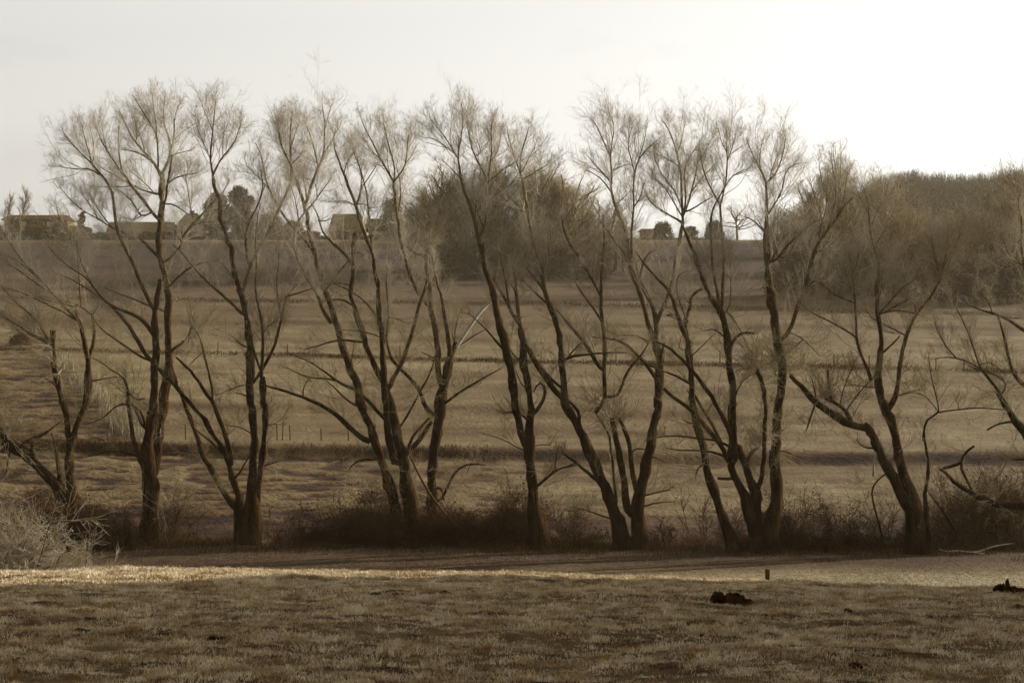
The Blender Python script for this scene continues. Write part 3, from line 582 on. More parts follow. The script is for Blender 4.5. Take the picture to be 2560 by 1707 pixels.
willow('broad V-shaped willow with thin stems standing between its two stout ones', None, base_d(1373), [
    '*C3 1190,1262,170 1175,1100,140 1140,980,112 1090,850,92 1040,740,88 1000,630,86 950,520,80 890,380,74 830,250,76 765,120,74 710,20,72 B3 745,1450,66 700,1340,66 680,1240,56 680,1120,52 690,1000,52 680,900,50 665,800,52 645,700,54 610,600,54 580,530,46',
    '*C3 1330,1262,120 1320,1100,108 1320,940,104 1335,800,96 1370,690,84 1400,560,76 1420,430,74 1435,300,64 1460,180,62 1485,60,60 1495,-30,58 B3 1475,1450,60 1500,1330,62 1512,1200,66 1508,1080,64 1490,960,58 1475,860,54',
    'B3 575,530,40 545,430,38 520,360,30 518,260,22 508,120,18 A3 500,1450,24 455,1310,24 430,1170,24 405,1040,22 385,930,22 365,820,20 355,730,16 320,640,13 280,540,11 240,420,9 230,330', 'A3 345,690,13 330,560,12 390,440,10 410,330', 'A3 370,780,12 430,720,10 500,680 560,650', 'A3 370,700,10 400,600 460,500', 'A3 300,590,9 240,500 210,400', 'A3 400,1060,10 320,1020 290,930',
    'B3 545,420,24 500,360,22 440,300,20 400,240,14 365,210', 'B3 560,540,16 480,460,14 400,370 320,310', 'B3 690,1330,44 630,1270,44 570,1190,46 520,1130,46 460,1030,42 410,940,36 380,880,28', 'B3 660,1250,24 600,1170,22 540,1100,20 480,1040 430,970 400,900', 
    'B3 705,1000,26 760,968,24 850,968,20 960,960,16 1100,942 1230,945', 'B3 715,990,16 790,930,14 850,860', 'C3 840,235,30 835,140,28 815,60,26 780,20,22 740,0,18', 'C3 985,690,30 930,620,28 860,560,24 800,520,22 740,475,18 690,440,12', 'C3 820,545,16 740,550 660,575 600,600',
    'C3 1240,960,76 1232,850,62 1218,720,56 1200,580,54 1175,460,52 1150,360,48 1125,240,44 1108,150,40', 'C3 1160,900,24 1130,720,22 1110,560,20 1095,400,20 1075,260,18 1010,180,14 970,100', 'C3 1310,760,44 1295,640,40 1282,520,38 1270,400,36 1240,280,34 1200,210,30 1165,150,26', 'C3 1290,405,16 1350,400,14 1410,420',
    'B3 1055,1350,32 1048,1200,32 1045,1050,32 1050,900,34 1040,780,30 1025,680,28 1018,580,28 1003,450,26 1010,300,20 1020,150,16 1025,20,14 A3 1035,1200,13 1030,1050', 'B3 1000,440,20 950,350,20 890,250,18 840,180,16 790,90,16 A3 850,1440,18 770,1350,18 720,1250,16 690,1150,14 685,1080', 'A3 690,1120,12 760,1040,10 800,960', 'B3 1025,690,20 980,610,18 920,530,16 860,460,14 800,350 740,260', 'B3 1025,1110,30 985,1030,32 930,950,34 870,850,30 800,770,26 740,710,24 680,630,18 630,570,14',
    'B3 1180,1320,24 1190,1210,22 1230,1100,20 1290,1030,18 1360,960,14 1410,870 1440,800', 'B3 1470,860,46 1430,760,40 1400,660,36 1380,540,34 1340,430,32 1285,320,30 1270,220,28 1230,110,24 1180,30,22 A3 1180,1350,22 1100,1215,20 1040,1150,14 1000,1110',
    'B3 1480,860,48 1485,740,44 1475,650,40 1440,530,36 1380,420,32 1330,330,30 1290,250,28 1285,150,26 A3 1280,1480,28 1262,1280,28 1215,1130,26 1160,1020,24 1120,910,22 1110,800,18 1120,690,16 1110,590,14 1080,510,12 1020,400,10 950,270', 'A3 1110,790,14 1040,720,12 960,640,10 900,570', 'A3 1120,700,9 1200,650 1270,640', 'A3 1095,550,10 1110,420 1150,330 1080,200', 'A3 1110,580,9 1060,440 1050,300', 'A3 1120,920,12 1070,820,11 1000,730 890,690', 'A3 1150,980,8 1230,900', 'A3 1150,1020,12 1130,1100,12 1105,1200,10',
    'A3 1280,1440,20 1268,1300,20 1275,1170,20 1290,1050,18 1298,990,18 1288,860,16 1290,780,14 1310,640,12 1370,540,10 1440,480 1490,440', 'A3 1298,1000,12 1350,930,10 1375,800', 'A3 1300,700,10 1250,540 1230,440 1280,330', 'A3 1320,630,9 1390,430 1400,330',
    'B3 1490,700,38 1510,600,34 1570,480,32 1595,380,32 1615,260,30 1640,130,28 1655,20,28 A3 1650,1440,28 1668,1320,28 1690,1200,28 1705,1130,26', 'A3 1700,1120,22 1640,1090,16 1540,1050,14 1450,990,12 1390,920,10 1380,860', 'A3 1700,1100,22 1695,950,20 1688,800,18 1675,660,16 1660,560,14 1630,470,12 1600,370,11 1540,280', 'A3 1720,1080,20 1750,950,18 1790,820,14 1825,680,12 1830,560 1850,440', 'A3 1715,1060,16 1740,900,14 1700,700,12 1760,580,10 1830,480', 'A3 1690,1000,13 1640,850,12 1560,780,11 1480,650 1460,560', 'A3 1680,650,11 1580,600,10 1480,550', 'A3 1740,1060,15 1800,1010,13 1880,950,11 1960,910', 'A3 1780,870,11 1880,730,10 1990,630', 'A3 1660,560,10 1700,420 1720,300', 'A3 1850,640,9 1900,500 1960,400', 'A3 1690,1080,12 1620,950 1560,830 1470,760',
    'B3 1345,330,18 1362,220,18 1378,130,16 1410,90,12 1470,80', 'B3 1480,1170,30 1420,1080,28 1350,1000,26 1290,950,24 1220,870,24 1140,830,20 1040,820,14 940,815', 'B3 1540,1110,20 1490,1060,18 1400,1050 1320,1030', 'B3 1520,1000,30 1525,920,26 1550,860,14', 'B3 1410,830,12 1340,800 1250,795 1150,805',
    'C3 1400,800,16 1500,770 1600,750', 'C3 1390,900,14 1440,860 1560,850 1640,850', 'C3 1410,450,14 1500,500 1560,520', 'C3 1080,1000,14 980,950 880,920 780,890',
], sprays=[('B3', 1080, 1400, 60, 1.0, 0, .5), ('B3', 960, 1350, 34, .9, -.2, .5), ('C3', 1170, 150, 34, 1.1, .4, .8), ('C3', 1110, 200, 26, .9, -.1, .5), ('B3', 680, 1050, 22, .8, -.2, .3), ('B3', 620, 640, 20, .7, 0, .3), ('B3', 820, 60, 30, 1.4, .2, 1.2), ('C3', 1130, 500, 22, .6, 0, 0), ('B3', 1030, 60, 14, 1.2, .1, 1)])

willow('thin leaning willow trunk with a bent broken top, just left of the biggest fork', None, base_d(1379), [
    '*C3 2150,1285,110 2100,1150,92 2040,1030,76 1995,880,68 1950,730,62 1915,580,60 1885,440,58 1855,300,56 1815,170,56 1790,60,56 1780,-30,56 B3 1785,1310,50 1775,1180,48 1772,1060,48 1765,940,46 1755,820,44 1745,700,36 1750,600,30 1765,520,28',
    'B3 1762,530,26 1780,470,22 1820,430,20 1865,412,18', 'B3 1750,880,40 1720,800,40 1680,720,40 1660,630,36 1635,540,28 1600,440,24 1540,370,22 1460,290,20 1390,200,18 1340,130,12 1300,90', 'B3 1745,690,20 1700,590,16 1660,470,13 1635,370,11 1660,280 1720,245 1780,260', 'B3 1520,630,10 1590,630 1650,660', 'B3 1760,1230,22 1700,1170,20 1640,1130,18 1560,1105,14 1530,1100',
    'B3 1800,950,10 1860,900 1960,800', 'B3 1740,530,8 1720,470', '!C3 1790,190,14 1740,195,12 1705,160', 'C3 1880,530,14 1840,550,12 1815,600,10 1810,660', 'B3 1760,1290,12 1740,1260', 'B3 1640,930,8 1690,840 1720,760',
], dens=.9, sprays=[('B3', 1870, 400, 10, .7, .6, .3), ('C3', 1850, 540, 14, .8, -.6, -.1)])

willow('biggest forked willow with a fan of stems above and two bushy pollard heads', None, base_d(1381), [
    '*C4 170,945,220 175,820,200 180,740,190 230,600,110 262,480,98 268,380,84 255,260,80 240,140,78 240,20,78 B4 240,1480,76 240,1340,78 252,1180,76 270,1020,70 285,900,64 285,780,70 280,680,74 262,560,72 235,420,66 215,300,58 212,180,58 210,60,58 A4 205,1500,56 202,1380,58 200,1260,58 200,1140,52',
    '*C4 130,800,120 80,600,100 90,480,96 70,380,70 30,260,60 -20,130,54 -80,0,60 C3 2130,560,74 2110,460,70 2125,340,74 2135,220,70 2128,100,60 2125,0,58 B3 2125,1450,56 2128,1330,54 2115,1180,52 2100,1030,48 2088,900,50 2082,800,50 2065,700,46 2025,600,46 1970,510,44 1900,420,36 1860,360,32 1845,280,28 1815,180,26 1770,60,22 A3 1850,1550,22 1820,1470,22 1770,1330,24 1735,1230,22 1710,1160,18',
    '*C3 2340,1190,110 2280,1010,96 2230,860,84 2180,740,70 2130,620,60 2100,520,50', 
    'C4 130,400,40 150,280,38 165,180,36 172,60,34 B4 175,1450,36 175,1300,34 175,1150,32 175,1000,32 168,900,36 140,830,40 110,760,40', 'C4 90,390,36 60,330,40 25,240,36', 'C3 2240,600,34 2240,520,30 2270,440,26 2310,400,22 2345,390', 
    'C3 2070,490,44 2040,400,40 1995,320,40 1930,260,40 1870,200,40 1830,130,38 1790,80,34 B3 1700,1370,32 1620,1315,28 1545,1245,24', 'C3 2060,430,30 2000,330,28 1950,200,26 1900,120,24 1850,60,24 1820,0,24 B3 1830,1320,22 1790,1280,18', 'B3 1925,1440,14 1935,1380 1960,1360', 
    'C3 2110,320,40 2080,220,38 2030,130,36 1985,50,34 B3 1960,1340,34 1890,1240,34 1840,1180,32 1800,1110,28 1740,1040,26 1660,960,24 1580,890,20 1520,870,14 1450,850', 'C3 2095,385,22 2030,350,20 1970,325,18 1880,322,16 1800,320,14 1720,308,14 1620,295,12 1540,310 1490,312', 'C3 2050,465,22 1990,445,20 1900,430,16 1800,425,14 1680,425,12 1600,410 1560,400', '!C3 2125,650,28 2060,655,26 2000,655,22',
    'B3 2025,570,30 2000,460,28 1975,320,22 1955,180,20 1948,60,18 A3 1955,1530,18 1945,1380,18 1940,1240,18 1935,1100,18 1945,1020,16 2000,940,14 2050,850,12 2090,780', 'B3 2045,580,30 2035,450,28 2040,320,24 2048,200,22 2045,60,20 A3 2045,1480,20 2038,1300,20 2025,1120,18 2018,980,18', 'A3 2018,980,18 1960,880,14 1900,780,12 1870,660 1850,560', 'A3 2025,960,16 2060,830,14 2075,680,12 2080,500,10 2070,360', 'A3 2075,640,9 2120,500 2150,380', 'A3 2070,780,10 2140,720 2250,680', 'A3 2080,560,8 2020,440 2000,340', 'B3 2095,600,10 2110,450,9 2105,300 2092,100 A3 2090,1300',
    'B3 2100,600,10 2160,700 2200,800 2280,940', 'B3 2110,900,28 2140,820,28 2175,765,24 2250,768,20 2300,785,16', 'B3 2060,840,16 2010,770 1960,725 1900,760', 'B3 2150,1330,14 2170,1220 2230,1150 2300,1120', 
    'A4 196,1140,40 182,1000,36 168,880,28 175,760,26 190,640,24 182,520,20 178,400,18 150,300,16 100,230,12 50,120 20,20', 'A4 220,1060,28 208,900,24 200,760,20 195,660,18', 'A4 235,1090,24 265,980,20 300,880,18 375,815,14', 'A4 250,1090,22 310,970,20 380,900,20 460,830,18 540,750,14 610,710', 'A4 190,650,14 240,600,14 300,520,12 340,420,11 330,330 370,240 470,230', 'A4 180,420,12 250,350,11 310,240,10 340,120 350,20', 'A4 140,290,11 130,180 150,60', 'A4 215,380,10 230,280 290,150', 'A4 155,790,14 110,730,12 50,680 0,680', 'A4 340,1060,12 400,960 450,860 490,780', 'A4 300,880,8 390,770 420,720',
    'B4 330,520,40 370,440,34 410,340,34 440,240,34 470,150,34 510,50,32 A4 500,1280,34 550,1120,32 575,1010,30 610,900,26 680,800,24 760,710,22 820,620,18 880,550,14 920,510', 'B4 500,80,16 560,20,12 650,-20 A4 720,1190 ', 'A4 620,890,12 640,760,10 700,600 690,400', 'A4 700,780,12 760,600,11 780,420,9 740,260 730,170', 'A4 780,680,12 840,560 860,380 870,300', 'A4 580,1000,10 640,960 760,930',
    'C4 285,80,16 340,90,14 420,120 480,150', 'C4 290,-60,14 340,-90', 'B4 480,460,10 560,560 640,640', 'B4 500,500,8 430,560 330,640',
], sprays=[('B4', 290, 640, 110, 1.1, .3, .2), ('B4', 270, 820, 60, .9, .3, 0), ('B4', 100, 700, 90, 1.1, -.2, .6), ('B4', 90, 780, 40, .9, -.3, 0), ('B4', 480, 730, 30, 1.1, .6, .3), ('C4', 100, 40, 24, .9, -.1, .6), ('C4', 200, -40, 24, .8, 0, 0), ('C4', 290, 120, 20, 1.0, .6, .1), ('A4', 870, 800, 60, 1.8, .1, 1.4), ('B4', 130, 1100, 20, 1.1, 0, -.8)])

willow('leaning double-trunked willow with a broken limb arching to the left, second from the right', None, base_d(1384), [
    '*C4 1480,958,170 1465,850,150 1455,720,140 1420,580,120 1400,470,112 1360,360,92 1320,260,84 1295,150,76 1265,40,72 B4 1265,1360,74 1225,1230,74 1190,1110,76 1150,1000,64 1120,900,64 1110,830,60 1120,750,44 1150,640,44 1158,540,38 1145,430,34 1135,330,34 1115,200,34 1108,80,32 1118,0,30',
    '*C4 1390,600,90 1320,480,80 1260,370,78 1200,250,76 1160,150,70 1110,60,66 1070,-30,64 B4 1120,1380,64 1070,1270,60 1040,1190,60 1010,1215,52',
    'B4 1060,1240,60 1000,1240,56 930,1200,62 860,1180,66 780,1140,60 700,1090,54 620,1040,54 560,980,50 510,920,44 450,850,36 390,800,30', 'B4 930,1160,40 870,1110,34 820,1060,28 750,1010,24 680,990,20', 'B4 720,1000,26 722,920,26 715,840,22 705,750,16', '!B4 585,1060,20 565,1130,18 545,1190,16 520,1270,8', 'B4 870,1100,14 910,1010,12 980,920,10 1080,830 1150,720', 'B4 800,1030,10 830,930 880,800 950,650', 'B4 610,1000,14 590,900,12 570,820',
    'A4 1112,1400,28 1130,1280,26 1138,1150,24 1130,1050,20 1080,920,18 1060,820,14 1050,680,12 1040,540 1000,420', 'A4 1060,780,10 1120,620,9 1240,440', 'A4 1050,640,8 970,520 930,420', 'A4 1090,920,10 1180,800 1260,620 1290,500', 'A4 1150,1380,12 1170,1100 1250,980', 'B4 1115,160,14 1150,40 1170,-60 A4 1180,1000',
    'B4 1090,830,30 1050,770,28 1000,690,26 965,600,24 940,490,22 935,350,20 928,220,18 925,100,16 A4 930,1400,16 920,1250,14 905,1120 880,980', 'B4 925,460,16 870,430,14 800,390,14 700,330,12 600,290 540,270 480,200', 'B4 922,205,14 860,170,14 760,120,12 700,80 660,30 600,0', 'A4 930,1340,10 860,1200 840,1050', 'A4 910,1180,9 960,1050 980,900',
    'B4 1205,1110,56 1250,1040,50 1285,960,40 1298,860,36 1300,750,34 1310,640,34 1345,510,32 1390,380,28 1430,300,24 1500,220,20 1580,120,20 1640,10,18 A4 1600,1290,18 1650,1180,16 1690,1050,14 1700,920,12 1720,760', 'A4 1640,1180,12 1600,1020,10 1580,880 1550,700', 'A4 1690,1080,10 1780,920,9 1860,740', 'A4 1650,1200,10 1740,1050 1810,820 1850,640', 'B4 1590,110,10 1640,40 1700,-60', '!B4 1180,610,20 1220,560,16 1270,510,14 1310,470,10', 'B4 1150,300,22 1200,260,18 1240,240,14 1320,260,12 1420,270,10 1500,300', 'A4 1155,1490,16 1220,1400,14 1300,1300,12 1400,1220 1500,1160', 'A4 1160,1500,14 1250,1440,13 1350,1380 1450,1350 1550,1300', 'B4 1340,470,12 1290,420,12 1230,400 1160,360', 'B4 1430,290,12 1470,240,12 1440,180 1380,150 1310,140', 'B4 1300,970,10 1370,940 1480,920',
    'B4 1085,910,14 1030,900,12 980,880 900,880', 'B4 1080,330,10 1030,260', 'C4 1070,75,16 1000,65,14 975,40 960,15',
    '*C4 1580,930,56 1560,800,46 1540,650,40 1535,520,36 1545,400,30 1555,280,26 1570,160,22 1540,60,20 1510,-20,18 B4 1530,1400,22 1500,1310,20 1480,1250,20 1520,1215,18 1580,1150,18 1635,1105,16', 'B4 1635,1100,14 1720,1100,14 1840,1085,12 1960,1070,12 2080,1080,12 2200,1085', 'B4 1632,1095,12 1635,1020,12 1600,920 1570,800 1560,720 1550,640', 'B4 1620,1090,8 1560,1000 1500,930 1400,940 1300,970', 'B4 1800,1090,8 1800,1030',
    'C4 1780,770,26 1740,700,24 1680,600,22 1620,530,18 1570,450,14 1540,420', 'C4 1100,340,14 1050,420,14 1090,520,18 1110,620,18 1140,720,18 1170,850,20',
], sprays=[('A4', 1620, 1180, 70, 2.0, .2, 1.2), ('A4', 1130, 1050, 40, 1.9, .1, 1.4), ('A4', 900, 1250, 36, 1.6, 0, 1.3), ('B4', 700, 980, 50, .9, 0, .6), ('B4', 830, 1060, 24, .8, .1, .7), ('C4', 1250, 60, 12, .6, 0, 0), ('A4', 1350, 900, 40, 1.8, 0, 1.3), ('B4', 1450, 330, 12, 1.0, .2, 1.0), ('A4', 1180, 700, 34, 1.7, 0, 1.4)])

willow('willow at the right edge with a heavy limb sweeping down low over the bushes', None, 79.5, [
    '*C4 2620,990,170 2600,800,140 2560,650,120 2540,540,100 2500,420,90 2470,250,80 2430,60,76 B4 2400,1340,72 2345,1240,66 2290,1170,62 2235,1090,50 2180,1010,44 2140,950,34',
    '*C4 2560,560,80 2470,540,64 2352,535,60 2240,545,56 2150,530,54 2070,505,48 1980,460,44 1900,420,40 1830,375,34 1750,330,30 1690,280,22 1640,240,14',
    'B4 2180,1010,30 2130,920,26 2070,850,24 2000,760,22 1965,680,18 1940,590,16 1910,500,14 1875,400,12 1830,310,10 1770,200 1710,60', 'B4 2000,760,14 1900,690,13 1800,650,12 1700,640 1600,660', 'B4 1770,640,12 1700,560 1640,490 1600,350', 'B4 2230,900,14 2200,830,13 2080,780,12 1960,745 1880,720', 'B4 1970,720,10 2060,660 2200,800', 
    'B4 2470,960,44 2400,920,40 2340,890,34 2280,820,30 2240,720,28 2210,610,24 2190,500,22 2160,400,18 2135,310,14', 'B4 2560,520,30 2450,470,28 2340,415,26 2240,340,24 2170,295,22 2090,270,18 2000,260,14 1920,230,12 1860,190', 'B4 2100,270,12 2070,200 2020,140 1960,60', 'B4 2140,300,12 2200,310 2280,320 2352,318', 'B4 2450,470,30 2420,300,26 2400,100,22 2370,-40,20 A4 2330,900,16 2340,700,13 2290,560 2330,420', 'A4 2350,850,12 2250,950,10 2200,700 2190,500', 'A4 2340,1100,14 2250,1050,12 2180,900 2150,700',
    'B4 2040,1260,14 2130,1200,14 2240,1190,18', 'C4 1930,50,20 1860,90,22 1820,130,22 1795,200,24 1830,280,26 1870,350,24 1910,410,20', 'C4 1790,215,28 1740,225,26 1680,235,22', 'C4 2140,880,18 2130,800,16 2105,720,16 2110,690,14 2150,665,10 2190,660', 'C4 2000,780,14 1990,700,12 1980,600', 'C4 2352,165,20 2290,155,16 2240,165',
], dens=1.1, sprays=[('A4', 2250, 700, 60, 1.8, 0, 1.3), ('A4', 2000, 900, 60, 1.8, 0, 1.3), ('A4', 1850, 1000, 40, 1.7, 0, 1.3), ('B4', 2150, 980, 26, 1.1, -.3, .4), ('B4', 2300, 860, 30, 1.1, -.4, .2), ('C4', 2100, 480, 24, 1.0, 0, .8), ('A4', 2320, 450, 30, 1.6, 0, 1.2)])

# torn and fallen wood
def loose(name, label, cat, d, s, m, extra=()):
    T1 = Tubes()
    for q in (s,) + tuple(extra):
        P2, w, cs = parse(q); n = max(8, int(cs[-1] / F * d / .1)); P = catmull(P2, cs, n); ww = np.interp(np.linspace(0, cs[-1], n), cs, w)
        dep = d + np.linspace(-.2, .3, n)
        P3 = np.stack([(P[:, 0] - 1280) / F * dep, dep, (853.5 - P[:, 1]) / F * dep + CZ], 1)
        T1.add(P3, np.maximum(ww / 2 / F * dep, .008), 6)
    o = T1.build(name, m); tag(o, label, cat); return o
loose('fallen_branch', 'long thin grey branch propped from the big trunk down into the brambles', 'branch', 80.6, 'C2 1430,470,16 1490,600,18 1560,730,20 1640,850,18 1760,1000,16 1900,1110,14 2030,1190,12', M['post'])
loose('torn_limb', 'pale splintered limb torn off and lodged high between two willows', 'branch', 80.2, 'B2 1820,900,26 1880,800,30 1960,680,32 2030,590,30 2100,520,26 2160,480,20 2240,448,8', M['palewood'], ('B2 1980,660,14 2060,560,14 2150,500,10',))
loose('fallen_branch', 'bleached forked branch lying in the grass at the foot of the right-hand willows', 'branch', 77.6, 'C4 1640,915,10 1700,935,11 1800,925,12 1900,940,12 1980,935,12 2060,900,12 2150,880,11 2260,865,6', M['palewood'], ('C4 1900,935,8 2000,950,8 2100,970,5',))
loose('hanging_bark_strip', 'white strip of bark hanging from the leaning trunk', 'bark strip', 77.9, 'C4 1108,60,8 1102,110,12 1086,180,12 1090,250,18 1088,300,30', M['palewood'])
loose('fallen_branch', 'short pale stick with a broken end on the grass in front of the bushes', 'branch', 76.5, 'C2 1925,1190,6 1945,1250,7 1970,1300,7 2010,1325,7 2040,1320,6', M['post'])

# ------------------------------------------------------------ bushes, brambles, rough grass under the willows
def bush(name, label, cat, x, d, w, h, nst, m, group=None, dens=1.0, r=.006, arch=.0, dep=None, leaf=0, wig=.16, lean=0, trunk=None):
    z0 = float(land(x, d)); root = empty(name)
    dep = dep or w * .45
    p = np.stack([x + rng.normal(0, w * .20, nst), d + rng.normal(0, dep * .35, nst), np.full(nst, z0 - .05)], 1)
    dr_ = np.stack([rng.normal(lean, .5 * min(1.6, w / max(h, .1)), nst), rng.normal(0, .35, nst), np.ones(nst)], 1); dr_ /= np.linalg.norm(dr_, axis=1, keepdims=True)
    Ls = h * U(.6, 1.1, nst)
    G = grow(p, dr_, Ls, 9, trop=-arch, wig=wig)
    T1 = Tubes().add(G, taper(nst, 9, r * 1.9, r * .6), 4)
    T1.build('stems', M['limb'] if trunk is None else trunk, root)
    T2 = Tubes()
    i = np.repeat(np.arange(nst), int(12 * dens)); L1 = Ls[i] * U(.2, .5, len(i))
    G1 = spawn(G, i, U(.15, 1, len(i)), U(.4, 1.2, len(i)), L1, 6, trop=-arch * .5 + .02, wig=wig)
    T2.add(G1, taper(len(G1), 6, r * .8, r * .45), 3)
    i2 = np.repeat(np.arange(len(G1)), int(6 * dens)); L2 = L1[i2] * U(.25, .55, len(i2))
    G2 = spawn(G1, i2, U(.1, 1, len(i2)), U(.4, 1.2, len(i2)), L2, 4, trop=0.02, wig=wig)
    T2.add(G2, taper(len(G2), 4, r * .55, r * .35), 3)
    V2, Q2 = T2.arrays(); zz = land(V2[:, 0], V2[:, 1]); V2[:, 2] = np.maximum(V2[:, 2], zz - .02)
    mesh_obj('twigs', V2, Q2, m, root)
    if leaf:
        pick = G2[rng.integers(0, len(G2), leaf), -1]
        leaves(pick, .035, M['brownleaf'], root)
    ground_kids(root, (float(x), float(d), z0))
    tag(root, label, cat, group); return root

def leaves(P, size, m, root=None, name='leaves', asp=1.6):
    n = len(P); a = rng.normal(0, 1, (n, 3)); a /= np.linalg.norm(a, axis=1, keepdims=True)
    b = rng.normal(0, 1, (n, 3)); b -= (a * b).sum(1, keepdims=True) * a; b /= np.linalg.norm(b, axis=1, keepdims=True)
    s = size * U(.6, 1.3, n)[:, None]
    V = np.stack([P - a * s * asp, P + b * s * .6, P + a * s * asp, P - b * s * .6], 1).reshape(-1, 3)
    return mesh_obj(name, V, np.arange(n * 4).reshape(-1, 4), m, root, smooth=False)

def bx(fx, d): return (fx - 1280) / F * d
BU = 'brown brambles and saplings along the foot of the willows'
def B(fx, w, h, lab, n=40, d=None, m='bramble', dens=1.0, arch=.12, leaf=0, name='bramble_bush', cat='bush', wig=.16, r=.006):
    d = d if d is not None else 80.5
    return bush(name, lab, cat, bx(fx, d), d, w, h, n, M[m], BU, dens=dens, arch=arch, leaf=leaf, wig=wig, r=r)
B(905, 2.1, 1.90, 'tallest dark bramble mound left of the four-stemmed willow', 112, 81.6, leaf=1819)
B(985, 1.9, 1.58, 'dense bramble thicket against the left stem of the four-stemmed willow', 70, 82.8, leaf=1400)
B(1075, 1.4, 1.50, 'dark bramble tangle behind the trunks of the four-stemmed willow', 67, 82.6, leaf=840)
B(1150, 2.0, 1.41, 'bramble bush with arching canes right of the dark willow', 75, 81.3, leaf=1050)
B(1230, 2.2, 1.67, 'brown thorny bush with small clinging leaves left of the slender willow', 82, 81.0, leaf=1120)
B(1292, 1.6, 1.94, 'upright thorny bush touching the slender trunk', 52, 81.2, arch=.02, leaf=630)
B(770, 1.6, 0.88, 'low scrub patch in the gap between the third willow and the brambles', 37, 81.2, leaf=350)
B(1000, 3.2, 0.50, 'low carpet of bramble under the four-stemmed willow', 112, 80.6, arch=.3, leaf=1540)
B(700, 1.2, 1.67, 'thin bare sapling just right of the straight-trunked willow', 6, 81.4, arch=-.06, name='sapling', cat='sapling')
B(1420, 1.3, 1.67, 'slim bush with bare side twigs between slender willow and V-shaped willow', 19, 80.5, arch=0, leaf=210)
B(1470, 1.6, 0.88, 'low brown scrub at the left foot of the V-shaped willow', 37, 79.8, leaf=489)
B(1350, 1.0, 0.70, 'tiny scrub patch at the right foot of the slender willow', 22, 79.9, leaf=210)
B(1640, 1.8, 1.23, 'thin brown scrub right of the V-shaped willow', 15, 80.2, arch=.04, r=.0085, leaf=140)
B(1750, 1.4, 1.67, 'pair of spindly upright saplings left of the thin leaning trunk', 6, 80.6, arch=-.06, r=.009, name='sapling', cat='sapling')
B(1830, 1.2, 1.50, 'tall spindly bush between the thin leaning trunk and the biggest fork', 11, 79.6, arch=-.03, r=.0085, leaf=70)
B(1870, 1.4, 0.70, 'low grass-choked scrub left of the biggest fork', 18, 79.1, r=.0085, leaf=210)
B(1985, 2.0, 2.11, 'big twiggy thorn bush leaning right from the biggest forked trunk', 28, 79.6, arch=.05, r=.0085, leaf=192)
B(1960, 1.5, 1.32, 'dense dark bush against the right side of the biggest forked trunk', 24, 79.0, r=.0085, leaf=346)
B(2045, 1.8, 1.14, 'sparse thorn scrub in the gap right of the biggest fork', 10, 79.4, r=.0085, leaf=77)
B(2115, 1.5, 1.76, 'dark thorn clump with a thick short stem left of the double trunk', 21, 79.4, arch=.03, r=.0085, leaf=346)
B(2165, 1.5, 1.14, 'rounded dark bush beside the thorn clump', 21, 79.0, r=.0085, leaf=346)
B(2205, 1.2, 2.11, 'two thin upright saplings in front of the double trunk', 5, 79.8, arch=-.05, r=.009, name='sapling', cat='sapling')
B(2250, 1.4, 1.32, 'low thorn bush touching the left side of the double trunk', 15, 79.6, r=.0085, leaf=115)
B(2370, 2.0, 1.67, 'thorn scrub right of the double trunk', 21, 79.2, r=.0085, leaf=231)
B(2430, 2.4, 2.02, 'broad brown bush under the low sweeping limb', 32, 80.4, arch=.04, r=.0085, leaf=346)
B(2500, 2.4, 2.29, 'tall dense bush at the right edge below the heavy limb', 36, 81.6, arch=.02, r=.0085, leaf=462)
B(2400, 3.0, 2.46, 'tall dark thicket behind the heavy limb', 17, 84.5, arch=.0, r=.0085, leaf=346)
B(2520, 3.4, 2.82, 'highest dark thicket behind the right-edge willow', 26, 84.8, arch=.0, r=.0085, leaf=577)
B(270, 1.6, 1.5, 'upright leafless scrub left of the widest-crowned willow', 26, 80.4, arch=-.02)
B(210, 2.4, 1.5, 'dark scrub behind the pale bush', 90, 79.5, leaf=900)
B(320, 1.2, 1.2, 'thin scrub against the left foot of the widest-crowned willow', 24, 80.6)
B(425, 1.8, 1.8, 'see-through scrub between the two left upright willows', 22, 81.6, arch=-.02)
B(120, 2.4, 2.0, 'dark bramble mound at the foot of the left-edge willow', 100, 81.0, leaf=1200)
# pale sunlit bush, left foreground
bush('hawthorn_bush', 'large pale sunlit leafless bush at the left edge', 'bush', bx(20, 66), 66.0, 3.3, 2.5, 85, M['hawthorn'], None, dens=1.2, arch=.10, r=.011, wig=.14, trunk=M['post'], dep=2.2)
bush('hawthorn_bush', 'lower sunlit bush spreading right from the pale bush at the left edge', 'bush', bx(105, 66.5), 66.5, 1.3, 1.2, 30, M['hawthorn'], None, dens=1.1, arch=.16, r=.010, wig=.14, trunk=M['post'])

def post(name, label, cat, x, d, h, r, lean=(0, 0), group=None, m='post', sides=10, z0=None, tie=None):
    z0 = float(land(x, d)) if z0 is None else z0
    n = 7; u = np.linspace(0, 1, n)
    P = np.stack([lean[0] * u, lean[1] * u, -.12 + u * (h + .12)], 1)
    R = np.full(n, r) * (1 + .05 * np.sin(u * 9)); R[-1] *= .55; P[-1, 2] = P[-2, 2] + .012
    V, Q = Tubes().add(P, R, sides).arrays()
    top = np.arange(sides) + (n - 1) * sides
    V = np.concatenate([V, [P[-1] + [0, 0, .004]]]); c = len(V) - 1
    tri = [[top[i], top[(i + 1) % sides], c] for i in range(sides)]
    o = mesh_obj(name, V, Q, M[m], Ft=tri); o.location = (x, d, z0); tag(o, label, cat, group); return o
post('stake', 'pale upright stake under the bush at the left edge', 'stake', bx(37, 64.5), 64.5, 1.0, .05)
post('stake', 'pale stake leaning across beside the upright stake at the left edge', 'stake', bx(62, 64.3), 64.3, .8, .035, lean=(-.45, 0))
post('fence_post', 'short lone wooden post standing on the brow of the sunlit strip', 'post', bx(1919, 45.5), 45.5, .42, .05)
